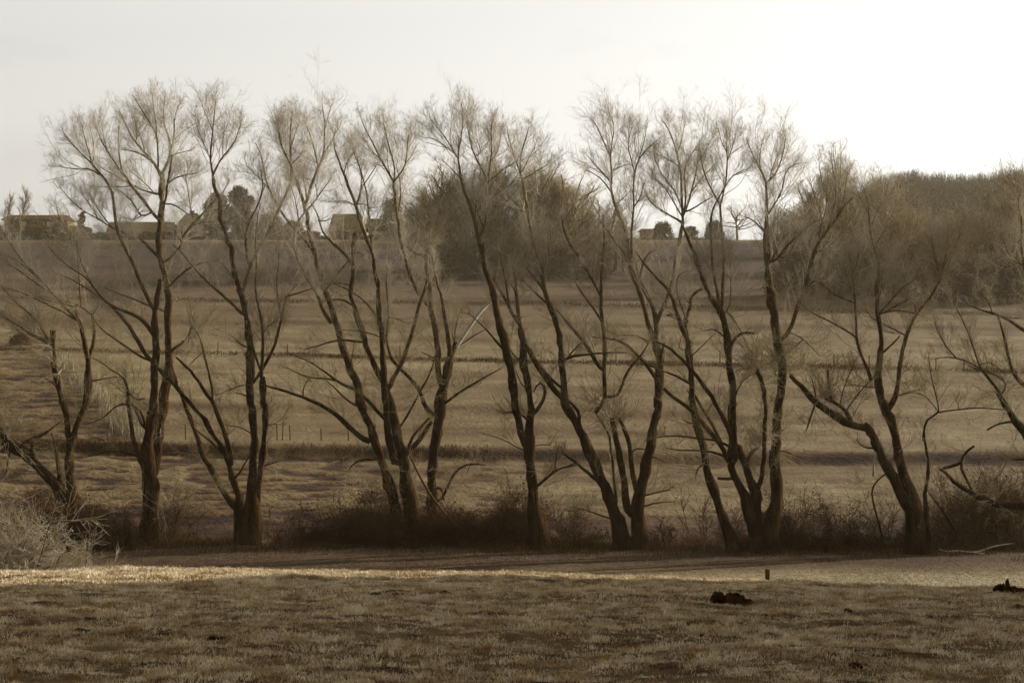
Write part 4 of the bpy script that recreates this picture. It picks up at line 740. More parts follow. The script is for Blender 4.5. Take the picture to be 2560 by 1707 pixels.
post('fence_post', 'thick rotten post stump left of the widest-crowned willow', 'post', bx(322, 79.5), 79.5, .95, .13, m='bark')
post('fence_post', 'split grey post in the scrub left of the widest-crowned willow', 'post', bx(275, 79), 79, 1.2, .06)

# rough grass along the foot of the row, on the terrace edges and over the near pasture: uncountable
def blades(name, label, x, d, h, w, m, lean=.35, cat='grass', up=0):
    n = len(x); z = land(x, d); a = U(0, 2 * math.pi, n); h = np.broadcast_to(h, (n,)) * U(.5, 1.25, n)
    lx = rng.normal(0, lean, n) * h; ly = rng.normal(0, lean, n) * h
    w = np.broadcast_to(w, (n,))
    dx = np.cos(a) * w / 2; dy = np.sin(a) * w / 2
    b0 = np.stack([x - dx, d - dy, z - .01], 1); b1 = np.stack([x + dx, d + dy, z - .01], 1)
    m0 = np.stack([x - dx * .7 + lx * .4, d - dy * .7 + ly * .4, z + h * .6], 1); m1 = np.stack([x + dx * .7 + lx * .4, d + dy * .7 + ly * .4, z + h * .6], 1)
    tp = np.stack([x + lx, d + ly, z + h * (1 - .3 * np.minimum(1, np.hypot(lx, ly) / h))], 1)
    V = np.stack([b0, b1, m1, m0, tp], 1).reshape(-1, 3); k = np.arange(n) * 5
    Q = np.stack([k, k + 1, k + 2, k + 3], 1); T_ = np.stack([k + 3, k + 2, k + 4], 1)
    o = mesh_obj(name, V, Q, m, Ft=T_, smooth=False); tag(o, label, cat, kind='stuff'); return o

nt_ = 62000
td = np.sqrt(U(21.2 ** 2, 46.5 ** 2, nt_)); tx = U(-.262, .262, nt_) * td
ex = np.sqrt(U(19 ** 2, 46.5 ** 2, 40000)); sx_ = np.where(rng.random(40000) < .5, -1, 1) * (.262 * ex + U(0, 6.5, 40000)); td = np.concatenate([td, ex]); tx = np.concatenate([tx, sx_]); nt_ = len(td)
c1_ = fbm(tx / .55, td / .40, 62, 3); c2_ = fbm(tx / 2.1, td / 1.3, 64, 3)
kp = rng.random(nt_) < 1.08 - .70 * sstep(.54, .70, c1_) - .2 * sstep(.5, .7, c2_)
tx, td, c1_ = tx[kp], td[kp], c1_[kp]
th_ = (.030 + .045 * rng.random(len(tx)) ** 2.2) * (1.25 - .7 * sstep(.45, .6, c1_)); tw_ = U(.02, .06, len(tx))
ii = np.repeat(np.arange(len(tx)), 12)
ox = rng.normal(0, 1, len(ii)) * tw_[ii]; oy = rng.normal(0, 1, len(ii)) * tw_[ii]
blades('pasture_grass', 'short ragged grass of the near pasture', tx[ii] + ox, td[ii] + oy, th_[ii], .0055 + .00008 * td[ii], M['blade'], lean=.85)
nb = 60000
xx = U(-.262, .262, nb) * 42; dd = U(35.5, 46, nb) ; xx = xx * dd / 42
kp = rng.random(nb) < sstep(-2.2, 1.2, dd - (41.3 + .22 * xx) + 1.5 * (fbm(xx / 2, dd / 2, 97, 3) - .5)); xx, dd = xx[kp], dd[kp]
blades('brow_grass', 'grass painted pale for sunlight along the brow of the near pasture', xx, dd, .045, .007, M['browblade'], lean=.8)
nb = 70000
dd = U(63, 84, nb); xx = U(-.27, .27, nb) * dd
blades('floor_grass', 'grazed grass of the valley floor in front of the willows', xx, dd, .045, .012, M['floorblade'], lean=.8)
nb = 42000
dd = rng.normal(80.6, 1.6, nb) - .0 ; xx = U(-.25, .25, nb) * dd; dd = dd - xx * .09 + .3
k = fbm(xx / 1.3, dd / 1.0, 33, 3); kp = rng.random(nb) < sstep(.35, .6, k); xx, dd = xx[kp], dd[kp]
blades('rough_grass', 'tall withered grass and weeds along the foot of the willow row', xx, dd, .30, .016, M['drygrass'], lean=.45)
# pale reeds on the diagonal boundary
nb = 5200; u = U(0, 1, nb); xx = -30.3 + u * 12.3 + rng.normal(0, .35, nb); dd = 154 - 42 * u + rng.normal(0, .6, nb)
kp = rng.random(nb) < sstep(.35, .6, fbm(u * 30, u * 0, 91, 2)); xx, dd = xx[kp], dd[kp]
blades('dry_reeds', 'line of pale dry reeds on the slanting field boundary', xx, dd, .55, .022, M['reed'], lean=.18, cat='reeds')
# dark vegetation on the first terrace edge and the fence line
def strip(name, label, bank, nb, h, x0, x1, w=.020, spread=.5, m='drygrass'):
    dl, s, xl, amp, ww = BK[bank]; xx = U(x0, x1, nb)
    wob = 1.6 * (fbm(xx / 14 + dl, xx * 0 + dl, 9, 3) - .5) * (1 + dl / 160)
    dd = dl + s * (xx - xl) + wob + rng.normal(0, spread, nb)
    kp = rng.random(nb) < sstep(.2, .8, fbm(xx / 4.0, dd * 0, 95 + bank, 5)); return blades(name, label, xx[kp], dd[kp], h, w, M[m], lean=.5)
strip('bank_weeds', 'dark weeds along the edge of the first terrace above the willows', 0, 22000, .20, -26, -1, m='darkweed')
strip('fence_weeds', 'dark uncut grass under the fence across the middle of the hill', 4, 15000, .13, -40, 40, w=.05, spread=.5)
strip('terrace_weeds', 'dark rough grass on an upper terrace edge', 7, 6000, .14, -55, 55, w=.07, spread=.9)

# hillside posts
k = 0
WPOST = 'thin fence posts on the first terrace above the willows'
for fx, hh in ((693, .9), (706, 1.0), (726, .9), (803, .7), (871, 1.1), (936, 1.0), (465, .9), (640, .9)):
    d_ = BK[0][0] + 1.2; k += 1
    post('fence_post', None, 'post', bx(fx, d_), d_, hh, .03, lean=(random.uniform(-.06, .06), 0), group=WPOST, sides=6)
MP = 'thin fence posts across the middle of the hill'
for fx in (415, 545, 719, 1000, 1130, 1330, 1400, 1540, 1660, 1800, 1905, 2010, 2085, 2173, 2249, 2340, 2410, 2480):
    dl, s, xl, amp, ww = BK[4]; d_ = dl + 1.0; d_ = dl + s * (bx(fx, d_) - xl) + .6
    post('fence_post', None, 'post', bx(fx, d_), d_, 1.0, .035, group=MP, sides=6)
ORD = 'first second third fourth fifth sixth seventh eighth ninth tenth eleventh twelfth thirteenth fourteenth fifteenth sixteenth seventeenth eighteenth'.split()
for gname, what in ((WPOST, 'thin stake from the left on the first terrace edge above the willows'), (MP, 'thin post from the left of the fence line across the middle of the hill')):
    for i, o in enumerate(sorted([o for o in C.objects if o.get('group') == gname], key=lambda o: o.location.x / o.location.y)): o['label'] = ORD[i] + ' ' + what

# earth clods / molehills in the near pasture
def lumps(name, label, fx, fy, d, blobs, m='earth', cat='molehill', group=None):
    """blobs: (dx px, half width px, height px, depth ratio)"""
    V = []; Q = []; b0 = 0; kx = d / F
    x0 = bx(fx, d); z0 = float(land(x0, d))
    for dx, hw, hh, dp in blobs:
        nu, nv = 22, 12
        u = np.linspace(0, 2 * math.pi, nu, endpoint=False); v = np.linspace(0, math.pi / 2, nv)
        Ug, Vg = np.meshgrid(u, v, indexing='ij')
        px_ = np.cos(Ug) * np.cos(Vg); py_ = np.sin(Ug) * np.cos(Vg); pz_ = np.sin(Vg)
        nn = 1 + .42 * (fbm(px_ * 2.1 + dx + 30, py_ * 2.1 + pz_ * 2.7 + hw, 7, 3) - .5) + .38 * (fbm(px_ * 7 + dx + 30, py_ * 7 + pz_ * 8 + hw, 8, 2) - .5)
        x = x0 + dx * kx + px_ * nn * hw * kx; y = d + py_ * nn * hw * kx * dp; z = z0 - .03 + pz_ * nn * (hh * kx + .03)
        idx = np.arange(nu * nv).reshape(nu, nv) + b0
        A = idx[:, :-1]; Bq = idx[:, 1:]
        Q.append(np.stack([A, np.roll(A, -1, 0), np.roll(Bq, -1, 0), Bq], -1).reshape(-1, 4)); V.append(np.stack([x, y, z], -1).reshape(-1, 3)); b0 += nu * nv
    V = np.concatenate(V)
    V[:, :3] -= np.array([x0, d, z0]); o = mesh_obj(name, V, np.concatenate(Q), M[m]); o.location = (x0, d, z0)
    tag(o, label, cat, group); return o
def near_d(fx, fy):
    ds = np.linspace(20, 42, 400); yy = 853.5 - (land(bx(fx, ds), ds) - CZ) / ds * F
    return float(ds[np.argmin(abs(yy - fy))])
for fx, fy, bl, lab in (
    (1816, 1508, [(-20, 22, 30, 1), (8, 20, 24, 1), (30, 26, 22, 1.1), (52, 16, 10, 1), (-36, 12, 8, 1)], 'dark lumpy molehill in the near pasture right of centre'),
    (2520, 1484, [(-18, 20, 26, 1), (-2, 8, 34, 1), (14, 24, 18, 1), (34, 18, 14, 1), (-46, 18, 5, 1)], 'dark knobbly molehill on the brow at the right edge'),
    (2545, 1522, [(0, 22, 12, 1), (18, 14, 8, 1)], 'flat dark molehill just below the one on the right edge'),
    (545, 1597, [(-12, 24, 6, .9), (14, 20, 5, .9)], 'flat patch of dark turned earth in the left foreground'),
    (605, 1601, [(0, 10, 4, 1)], 'small dark clod right of the dark earth patch'),
    (48, 1650, [(0, 24, 7, 1)], 'dark clod of earth in the lower left corner'),
    (193, 1577, [(0, 32, 6, .8), (30, 14, 3, 1)], 'long low hump of bare earth on the left'),
    (1112, 1484, [(0, 18, 8, 1)], 'small dark hummock near the brow left of centre'),
    (936, 1486, [(0, 16, 6, 1)], 'small flat hummock near the brow in the left half'),
    (1754, 1594, [(0, 8, 10, 1), (8, 5, 5, 1)], 'little black clod below the largest molehill'),
    (2120, 1530, [(0, 12, 9, 1)], 'small round clod left of the right-edge molehills'),
    (2140, 1664, [(0, 26, 8, .9), (26, 12, 5, 1)], 'broad dark clod at the bottom right'),
    (496, 1478, [(0, 18, 5, 1)], 'thin dark hummock near the brow on the left')):
    d_ = near_d(fx, fy); lumps('molehill', lab, fx, fy, d_, bl)

# ------------------------------------------------------------ hilltop: hedges, houses, trees
def box_v(x0, x1, y0, y1, z0, z1):
    v = [(x, y, z) for x in (x0, x1) for y in (y0, y1) for z in (z0, z1)]
    return v, [(0, 1, 3, 2), (4, 6, 7, 5), (0, 4, 5, 1), (2, 3, 7, 6), (0, 2, 6, 4), (1, 5, 7, 3)]
def part_box(name, m, parent, boxes):
    V = []; Q = []
    for b in boxes:
        v, q = box_v(*b); Q += [tuple(i + len(V) for i in f) for f in q]; V += v
    return mesh_obj(name, V, Q, m, parent, smooth=False)
def house(label, fx, d, w, dep, eave, ridge, rz=0, roofm='roof', wallm='wall', hip=0, wins=(), chim=(), zoff=0, name='house'):
    x = bx(fx, d); root = empty(name, (x, d, float(land(x, d)) + zoff), rz)
    part_box('wall', M[wallm], root, [(-w / 2, w / 2, -dep / 2, dep / 2, -.6, eave)])
    e = .35; a = w / 2 + e; b = dep / 2 + e; h_ = hip
    V = [(-a, -b, eave + .003), (a, -b, eave + .003), (a, b, eave + .003), (-a, b, eave + .003), (-a + h_, 0, ridge), (a - h_, 0, ridge),
         (-a, -b, eave + .14), (a, -b, eave + .14), (a, b, eave + .14), (-a, b, eave + .14)]
    V[4] = (-a + h_, 0, ridge); V[5] = (a - h_, 0, ridge)
    Q = [(0, 3, 2, 1), (0, 1, 7, 6), (2, 3, 9, 8), (3, 0, 6, 9), (1, 2, 8, 7), (6, 7, 5, 4), (8, 9, 4, 5)]
    rf = mesh_obj('roof', V, Q, M[roofm], root, Ft=[(9, 6, 4), (7, 8, 5)], smooth=False)
    for cx, ch in chim:
        part_box('chimney', M['wall'], rf, [(cx - .35, cx + .35, -.3, .3, eave + .3, ridge + ch), (cx - .42, cx + .42, -.37, .37, ridge + ch + .003, ridge + ch + .12)])
    for wx, wz, ww, wh in wins:
        y = -dep / 2
        fr = part_box('window', M['frame'], root, [(wx - ww / 2 - .08, wx + ww / 2 + .08, y - .05, y + .02, wz - wh / 2 - .08, wz - wh / 2), (wx - ww / 2 - .08, wx + ww / 2 + .08, y - .05, y + .02, wz + wh / 2, wz + wh / 2 + .08),
                                                 (wx - ww / 2 - .08, wx - ww / 2, y - .05, y + .02, wz - wh / 2, wz + wh / 2), (wx + ww / 2, wx + ww / 2 + .08, y - .05, y + .02, wz - wh / 2, wz + wh / 2), (wx - .03, wx + .03, y - .045, y + .02, wz - wh / 2, wz + wh / 2)])
        part_box('pane', M['glass'], fr, [(wx - ww / 2, wx + ww / 2, y - .02, y + .005, wz - wh / 2, wz + wh / 2)])
    tag(root, label, 'house'); return root
# px -> metres at 365 m: 1 px = .0632 m
HD = 365.0
def hz(fy, d, x): return (853.5 - fy) / F * d + CZ - float(land(x, d))
house('long low house with a row of bright windows, far left of the hilltop', 98, 368, 10.0, 6, hz(553, 368, -75), hz(538, 368, -75), 0, 'roof', 'wall', hip=.8,
      wins=[(-1.8, hz(557, 368, -75) + .3 - .6, 0.55, .5), (.3 - .55, hz(557, 368, -75) - .3, .55, .5), (1.2 - .2, hz(557, 368, -75) - .3, .65, .5), (2.6 - .2, hz(557, 368, -75) - .3, .9, .5)])
house('wide hilltop house with a plain pitched roof behind the widest-crowned willow', 355, 366, 9.6, 6.5, hz(588, 366, -58), hz(555, 366, -58), 0, 'roof2', 'roof', chim=())
house('hilltop house with a steep peaked roof and chimney beside the big evergreen', 480, 367, 5.0, 5.5, hz(578, 367, -50), hz(533, 367, -50), 0, 'roof2', 'wall', hip=2.0, chim=[(0, .25)])
house('pale tall-roofed house on the skyline behind the four-stemmed willow', 868, 366, 5.0, 5.5, hz(582, 366, -26), hz(535, 366, -26), 0, 'roof2', 'wall', hip=.6)
house('white-gabled house right of the pale tall-roofed one', 960, 362, 4.6, 6.0, hz(580, 362, -20), hz(547, 362, -20), 0, 'roof', 'whitewall', hip=0)
house('low far-off cottage on the skyline right of the hilltop clump', 1625, 420, 3.6, 4.5, hz(580, 420, 25), hz(572, 420, 25), 0, 'roof', 'wall', hip=.5)

def cloud_bush(name, label, cat, x, d, w, dp, h, n, m, size, group=None, shape='dome', trunk=True, gaps=.45, zb=0.0, seed=0, stems=None, raw=False):
    """an evergreen or hedge: many small leaf faces through the volume, uneven outline"""
    z0 = float(land(x, d)); root = empty(name)
    if shape == 'hedge' or raw:
        q = rng.random((n * 3, 3)); P = np.stack([(q[:, 0] - .5) * 2, (q[:, 1] - .5) * 2, q[:, 2]], 1)
        if raw: ok = np.hypot(P[:, 0], P[:, 1]) < np.sqrt(np.clip(1 - (P[:, 2] - .15) ** 2 / .76, 0, 1))
        else: ok = P[:, 2] < .80 + .5 * (fbm(P[:, 0] * w / 2.0 + seed, P[:, 0] * 0, 5, 4) - .5)
        nse = fbm(P[:, 0] * w / 1.3 + seed * 7, P[:, 2] * h / 1.1 + P[:, 1] * 2, 15 + seed, 3)
        P = P[ok & (nse > gaps - .12)][:n]
    else:
        # leaf clumps of uneven size hung through the crown, ragged at the rim
        nc = 80 if shape == 'dome' else 34
        cz = U(.06, .92, nc); lim = np.sqrt(np.clip(1 - (cz - .30) ** 2 / .46, 0.02, 1)) if shape == 'dome' else np.clip((1.02 - cz) * 1.7, 0, 1) ** .6
        ca = U(0, 6.283, nc); cr = lim * np.sqrt(U(.0, .68, nc)); cen = np.stack([cr * np.cos(ca), cr * np.sin(ca), cz], 1)
        rad = U(.17, .31, nc) * (1.1 if shape == 'dome' else .95)
        k = rng.choice(nc, n, p=rad ** 2 / (rad ** 2).sum()); v = rng.normal(0, 1, (n, 3)); v /= np.linalg.norm(v, axis=1, keepdims=True)
        v *= (rng.random(n) ** .5 * (1 + .45 * rng.normal(0, .35, n)))[:, None] * rad[k][:, None]
        v[:, 2] *= .55 * w / h
        P = cen[k] + v; P = P[(P[:, 2] > 0)]
    if shape == 'hedge': zz = land(x + P[:, 0] * w / 2, d + P[:, 1] * dp / 2)
    else: zz = z0
    W3 = np.stack([x + P[:, 0] * w / 2, d + P[:, 1] * dp / 2, zz + zb * h + P[:, 2] * h * (1 - zb)], 1)
    leaves(W3, size, m, root, 'foliage' if shape != 'hedge' else 'foliage', asp=1.2)
    T1 = Tubes(); k = stems or 3
    if shape == 'hedge':
        k = max(4, int(w / 1.0)); p = np.stack([x + U(-w / 2, w / 2, k), np.full(k, d), np.zeros(k)], 1); p[:, 2] = land(p[:, 0], p[:, 1]) - .1
        G = grow(p, np.tile([0, 0, 1.], (k, 1)), np.full(k, h * .7), 5, 0.1, .15); T1.add(G, taper(k, 5, .05, .02), 4)
        T1.build('stems', M['farbark'], root)
    else:
        p = np.tile([x, d, z0 - .1], (k, 1)) + rng.normal(0, .1, (k, 3)) * [1, 1, 0]
        G = grow(p, np.stack([rng.normal(0, .15, k), rng.normal(0, .15, k), np.ones(k)], 1), np.full(k, h * .8), 8, .1, .08); T1.add(G, taper(k, 8, .022 * h, .008 * h), 6)
        ii = np.repeat(np.arange(k), 10); T1.add(spawn(G, ii, U(.25, .95, len(ii)), U(.6, 1.2, len(ii)), U(.25, .45, len(ii)) * w, 5, .1, .15), taper(len(ii), 5, .007 * h, .003 * h), 4)
        T1.build('trunk', M['farbark'], root)
    ground_kids(root, (float(x), float(d), z0)); tag(root, label, cat, group); return root

def hb(f0, f1, d): return bx((f0 + f1) / 2, d), (f1 - f0) / F * d
x_, w_ = hb(228, 470, 350); cloud_bush('field_hedge', 'clipped dark hedge below the wide hilltop house', 'hedge', x_, 350, w_, 1.5, 1.4, 15000, M['hedge'], .10, shape='hedge', gaps=.2)
x_, w_ = hb(470, 800, 350); cloud_bush('field_hedge', 'dark hedge under the big evergreen on the skyline', 'hedge', x_, 350, w_, 1.5, 1.5, 19000, M['hedge'], .10, shape='hedge', gaps=.25, seed=2)
x_, w_ = hb(800, 1060, 351); cloud_bush('field_hedge', 'low hedge below the pale tall-roofed house', 'hedge', x_, 351, w_, 1.3, .9, 12000, M['hedge'], .09, shape='hedge', gaps=.3, seed=3)
x_, w_ = hb(-60, 228, 350); cloud_bush('field_hedge', 'overgrown dark hedge in front of the long low house', 'hedge', x_, 350, w_, 2.2, 2.4, 30000, M['hedge'], .11, shape='hedge', gaps=.3, seed=4)
x_, w_ = hb(1560, 1790, 372); cloud_bush('field_hedge', 'thin distant hedge right of the hilltop clump', 'hedge', x_, 372, w_, 1.5, 1.2, 9000, M['hedge'], .10, shape='hedge', gaps=.35, seed=5)
cloud_bush('cypress', 'dark columnar cypress on the left skyline', 'tree', bx(204, 356), 356, 2.0, 2.0, 4.7, 9000, M['conifer'], .12, shape='column', gaps=.1, seed=1)
cloud_bush('shrub', 'rounded dark shrub in front of the long low house', 'shrub', bx(146, 354), 354, 3.0, 2.4, 3.7, 6500, M['hedge'], .12, gaps=.2, seed=2)
cloud_bush('shrub', 'dark bushy shrub left of the cypress under the hedge top', 'shrub', bx(90, 353), 353, 4.5, 2.4, 2.8, 6500, M['hedge'], .12, gaps=.25, seed=12)
cloud_bush('evergreen_tree', 'big round-topped evergreen on the skyline, right half of a pair', 'tree', bx(600, 357), 357, 5.2, 4.8, 8.6, 26000, M['conifer'], .14, gaps=.36, zb=.12, seed=3)
cloud_bush('evergreen_tree', 'lower spreading evergreen, left half of the skyline pair', 'tree', bx(540, 356), 356, 5.0, 4.4, 7.4, 20000, M['conifer'], .14, gaps=.42, zb=.16, seed=4)
cloud_bush('shrub', 'wide dark shrub right of the big evergreen', 'shrub', bx(672, 355), 355, 5.2, 3, 4.2, 9000, M['hedge'], .13, gaps=.3, seed=5)
cloud_bush('shrub', 'lower dark shrub trailing off to the right of the wide one', 'shrub', bx(735, 354), 354, 4.0, 2.4, 2.9, 6000, M['hedge'], .13, gaps=.3, seed=6)
cloud_bush('shrub', 'dark evergreen mound left of the hilltop clump', 'shrub', bx(985, 345), 345, 4.4, 3.5, 6.6, 9000, M['conifer'], .15, gaps=.35, seed=7)
cloud_bush('shrub', 'rounded dark shrub on the skyline right of centre', 'shrub', bx(1655, 368), 368, 4.3, 3, 3.3, 5500, M['conifer'], .14, gaps=.3, seed=8)
cloud_bush('shrub', 'small dark skyline shrub next to the lone oak', 'shrub', bx(1785, 366), 366, 3.4, 3, 3.6, 5000, M['conifer'], .14, gaps=.3, seed=9)
cloud_bush('shrub', 'low dark shrub between the rounded shrub and the lone oak', 'shrub', bx(1725, 368), 368, 3.2, 3, 2.6, 4000, M['conifer'], .14, gaps=.3, seed=10)

# bare trees of the hilltop: seven patterns, each with its own trunk and twig haze, copied
PAT = []
def pattern(H, spread, kind, seed):
    """returns (trunk mesh, crown mesh) for a bare tree of height H built at the origin"""
    n0 = 12
    T1 = Tubes(); T2 = Tubes(); thick = {'oak': 1.5, 'clump': 1.2, 'willow': 1.0, 'birch': .7}[kind]
    ns = {'oak': 1, 'clump': 3, 'willow': 2, 'birch': 1}[kind]
    p = rng.normal(0, .2, (ns, 3)) * [1, 1, 0] - [0, 0, .3]; dr_ = np.stack([rng.normal(0, .14, ns), rng.normal(0, .14, ns), np.ones(ns)], 1)
    Hs = H * {'oak': .55, 'clump': .85, 'willow': .85, 'birch': .95}[kind]
    G = grow(p, dr_ / np.linalg.norm(dr_, axis=1, keepdims=True), np.full(ns, Hs), n0, .05, .06)
    T1.add(G, taper(ns, n0, .022 * H * thick, .007 * H), 8)
    k = {'oak': 15, 'clump': 14, 'willow': 12, 'birch': 26}[kind]; i = np.repeat(np.arange(ns), k); m = len(i)
    t0 = {'oak': .42, 'clump': .18, 'willow': .2, 'birch': .3}[kind]; tt = U(t0, 1, m)
    L1 = H * U(.28, .48, m) * spread * (1.15 - .45 * tt)
    ang = {'oak': (.6, 1.45), 'clump': (.35, .9), 'willow': (.25, .7), 'birch': (.3, .7)}[kind]
    tp = {'oak': .03, 'clump': .08, 'willow': .12, 'birch': .1}[kind]
    G1 = spawn(G, i, tt, U(*ang, m), L1, 9, tp, .16 if kind == 'oak' else .10); T1.add(G1, taper(m, 9, .009 * H * thick, .003 * H), 5)
    j = np.repeat(np.arange(m), 8); L2 = L1[j] * U(.25, .55, len(j)); G2 = spawn(G1, j, U(.2, 1, len(j)), U(.35, 1.0, len(j)), L2, 6, tp, .16)
    T2.add(G2, taper(len(j), 6, .0020 * H, .0012 * H), 3)
    j3 = np.repeat(np.arange(len(G2)), 5); L3 = L2[j3] * U(.25, .6, len(j3)); G3 = spawn(G2, j3, U(.15, 1, len(j3)), U(.35, 1.0, len(j3)), L3, 4, tp, .14)
    T2.add(G3, taper(len(j3), 4, .0011 * H, .0007 * H), 3)
    if kind != 'oak':
        j4 = np.repeat(np.arange(len(G3)), 2); L4 = L3[j4] * U(.35, .8, len(j4)); G4 = spawn(G3, j4, U(.1, 1, len(j4)), U(.3, .9, len(j4)), L4, 3, tp, .12)
        T2.add(G4, taper(len(j4), 3, .0008 * H, .0005 * H), 3)
    return T1.arrays(), T2.arrays(), H
def make_pat(H, spread, kind, seed, tm, cm):
    A, B_, H_ = pattern(H, spread, kind, seed)
    me = []
    for nm, (V, Q), m in (('trunk', A, tm), ('crown', B_, cm)):
        o = mesh_obj(nm, V, Q, m); me.append(o.data); bpy.data.objects.remove(o)
    return me, H
PAT = {'c1': make_pat(11, 1.0, 'clump', 1, M['farbark'], M['fartwig3']), 'c2': make_pat(11, 1.15, 'clump', 2, M['farbark'], M['fartwig2']), 'c3': make_pat(11, .9, 'clump', 3, M['farbark'], M['fartwig2']),
       'w1': make_pat(11, .9, 'willow', 4, M['farbark'], M['fartwig2']), 'w2': make_pat(11, 1.0, 'willow', 5, M['farbark'], M['fartwig']),
       'o1': make_pat(9, 1.15, 'oak', 6, M['farbark'], M['fartwig']), 'o2': make_pat(9, 1.0, 'oak', 7, M['farbark'], M['fartwig']), 'b1': make_pat(10, .6, 'birch', 8, M['farbark'], M['fartwig2'])}
def btree(name, label, pat, fx, d, topy, group=None, wide=1.0, cat='tree'):
    (tm, cm), H = PAT[pat]; x = bx(fx, d); z = float(land(x, d)); h = (853.5 - topy) / F * d + CZ - z; s = h / H * .97
    root = empty(name, (x, d, z), random.uniform(0, 6.28)); root.scale = (s * wide, s * wide, s)
    for nm, me in (('trunk', tm), ('crown', cm)):
        o = bpy.data.objects.new(nm, me); C.objects.link(o); o.parent = root
    tag(root, label, cat, group); return root
btree('oak_tree', 'small round-crowned bare oak behind the long low house', 'o1', 118, 372, 497, wide=1.15)
btree('birch_tree', 'thin upright birch left of the small hilltop oak', 'b1', 45, 362, 470)
btree('birch_tree', 'pale birch at the extreme left of the skyline', 'b1', 5, 360, 482)
btree('oak_tree', 'low bare tree between the long house and the cypress', 'o2', 170, 374, 525)
btree('oak_tree', 'lone bare oak standing on the skyline right of centre', 'o1', 1846, 352, 478, wide=1.0)
btree('oak_tree', 'bare tree beside the pale tall-roofed house', 'o2', 905, 372, 500)
btree('bare_tree', 'bushy bare tree right of the big evergreen', 'c3', 720, 368, 548, wide=1.2)
btree('bare_tree', 'small bare tree between the wide shrub and the pale house', 'w2', 775, 366, 552)
btree('bare_tree', 'low bare tree behind the ridge of the wide hilltop house', 'c3', 400, 376, 540)
btree('oak_tree', 'scrawny bare tree left of the pale tall-roofed house', 'o2', 820, 370, 545)
ORD = 'first second third fourth fifth sixth seventh eighth ninth tenth eleventh twelfth thirteenth fourteenth fifteenth sixteenth seventeenth eighteenth'.split()
CG = 'bare trees of the dense clump on the brow of the hill'
clump = [(1085, 262, 470, 'c3'), (1130, 258, 430, 'c1'), (1180, 256, 415, 'c2'), (1235, 257, 412, 'c1'), (1290, 260, 432, 'c2'), (1345, 262, 438, 'c1'), (1400, 258, 432, 'c2'), (1450, 259, 452, 'c1'), (1500, 262, 492, 'c2'), (1538, 264, 535, 'c3'),
         (1105, 268, 455, 'c2'), (1210, 270, 425, 'c3'), (1315, 268, 445, 'c3'), (1425, 270, 440, 'c1'), (1040, 300, 505, 'c3'), (1160, 252, 520, 'c2'), (1260, 251, 540, 'c1'), (1380, 252, 545, 'c2'), (1470, 252, 560, 'c1'), (1560, 262, 560, 'c3'), (1590, 264, 592, 'c2'), (1030, 275, 560, 'c2'), (1000, 300, 555, 'c3')]
for i, (fx, d, ty, p) in enumerate(clump):
    rk = sum(1 for q in clump[(0 if i < 10 else 10):(10 if i < 10 else 15)] if q[0] < fx) if i < 15 else i - 15
    btree('bare_tree', '%s bare tree from the left in the %s of the clump on the brow' % (ORD[rk], 'front row' if i < 10 else 'back row') if i < 15 else '%s low bare tree from the left at the foot of the clump on the brow' % ORD[rk], p, fx, d, ty, CG, wide=1.25)
for i, (fx, w, h, nm) in enumerate(((1150, 5.5, 3.0, 'dark thicket at the left foot of the hilltop clump'), (1260, 5.5, 2.6, 'dark thicket under the middle of the hilltop clump'), (1370, 6.0, 3.6, 'darkest thicket under the hilltop clump'), (1480, 5.0, 3.0, 'dark thicket at the right foot of the hilltop clump'))):
    cloud_bush('thicket', nm, 'thicket', bx(fx, 251), 251, w, 3.5, h, 9000, M['hedge'], .10, gaps=.38, seed=20 + i)
cloud_bush('ivy_clad_tree', 'dark ivy-covered tree in the middle of the hilltop clump', 'tree', bx(1400, 256), 256, 5.0, 4, 6.8, 9000, M['conifer'], .11, gaps=.42, zb=.1, seed=31)
cloud_bush('ivy_clad_tree', 'dark ivy-covered tree at the left side of the hilltop clump', 'tree', bx(1112, 259), 259, 2.6, 3, 7.4, 4200, M['conifer'], .11, gaps=.45, zb=.35, seed=32)
WG = 'bare trees along the edge of the right-hand wood'
rw = random.Random(3)
wood = []
for i in range(15): wood.append((1985 + i * 48 + rw.uniform(-14, 14), 226 - i * 1.0 + rw.uniform(-3, 3), [520, 500, 520, 560, 600, 590, 570, 560, 545, 560, 540, 550, 520, 530, 520][i] + rw.uniform(-12, 12), rw.choice(['w1', 'c3', 'w2', 'c1'])))
for i in range(2, 13): wood.append((1955 + i * 54 + rw.uniform(-14, 14), 262 + rw.uniform(-6, 6), [455, 440, 445, 440, 480, 530, 540, 545, 550, 545, 540, 520, 500][i] + rw.uniform(-8, 8), rw.choice(['c1', 'c2', 'w2', 'c3'])))
for i in range(4, 8): wood.append((1960 + i * 34 + rw.uniform(-10, 10), 300 + rw.uniform(-8, 8), [450, 435, 430, 436, 432, 440, 450, 460][i], rw.choice(['c1', 'c2', 'w2'])))
for i, (fx, d, ty, p) in enumerate(wood):
    r_, k_ = ('front row', i) if i < 15 else ('middle row', i - 15) if i < 26 else ('back row', i - 26)
    btree('bare_tree', '%s bare tree from the left in the %s of the right-hand wood' % (ORD[k_], r_), p, fx, d, ty, WG, wide=1.2)
btree('bare_tree', 'pale feathery tree standing higher than the wood edge left of the dark ridge', 'w1', 2100, 235, 385, wide=.8)
btree('bare_tree', 'bare tree with an ivied trunk at the left end of the right-hand wood', 'o2', 1975, 246, 470)
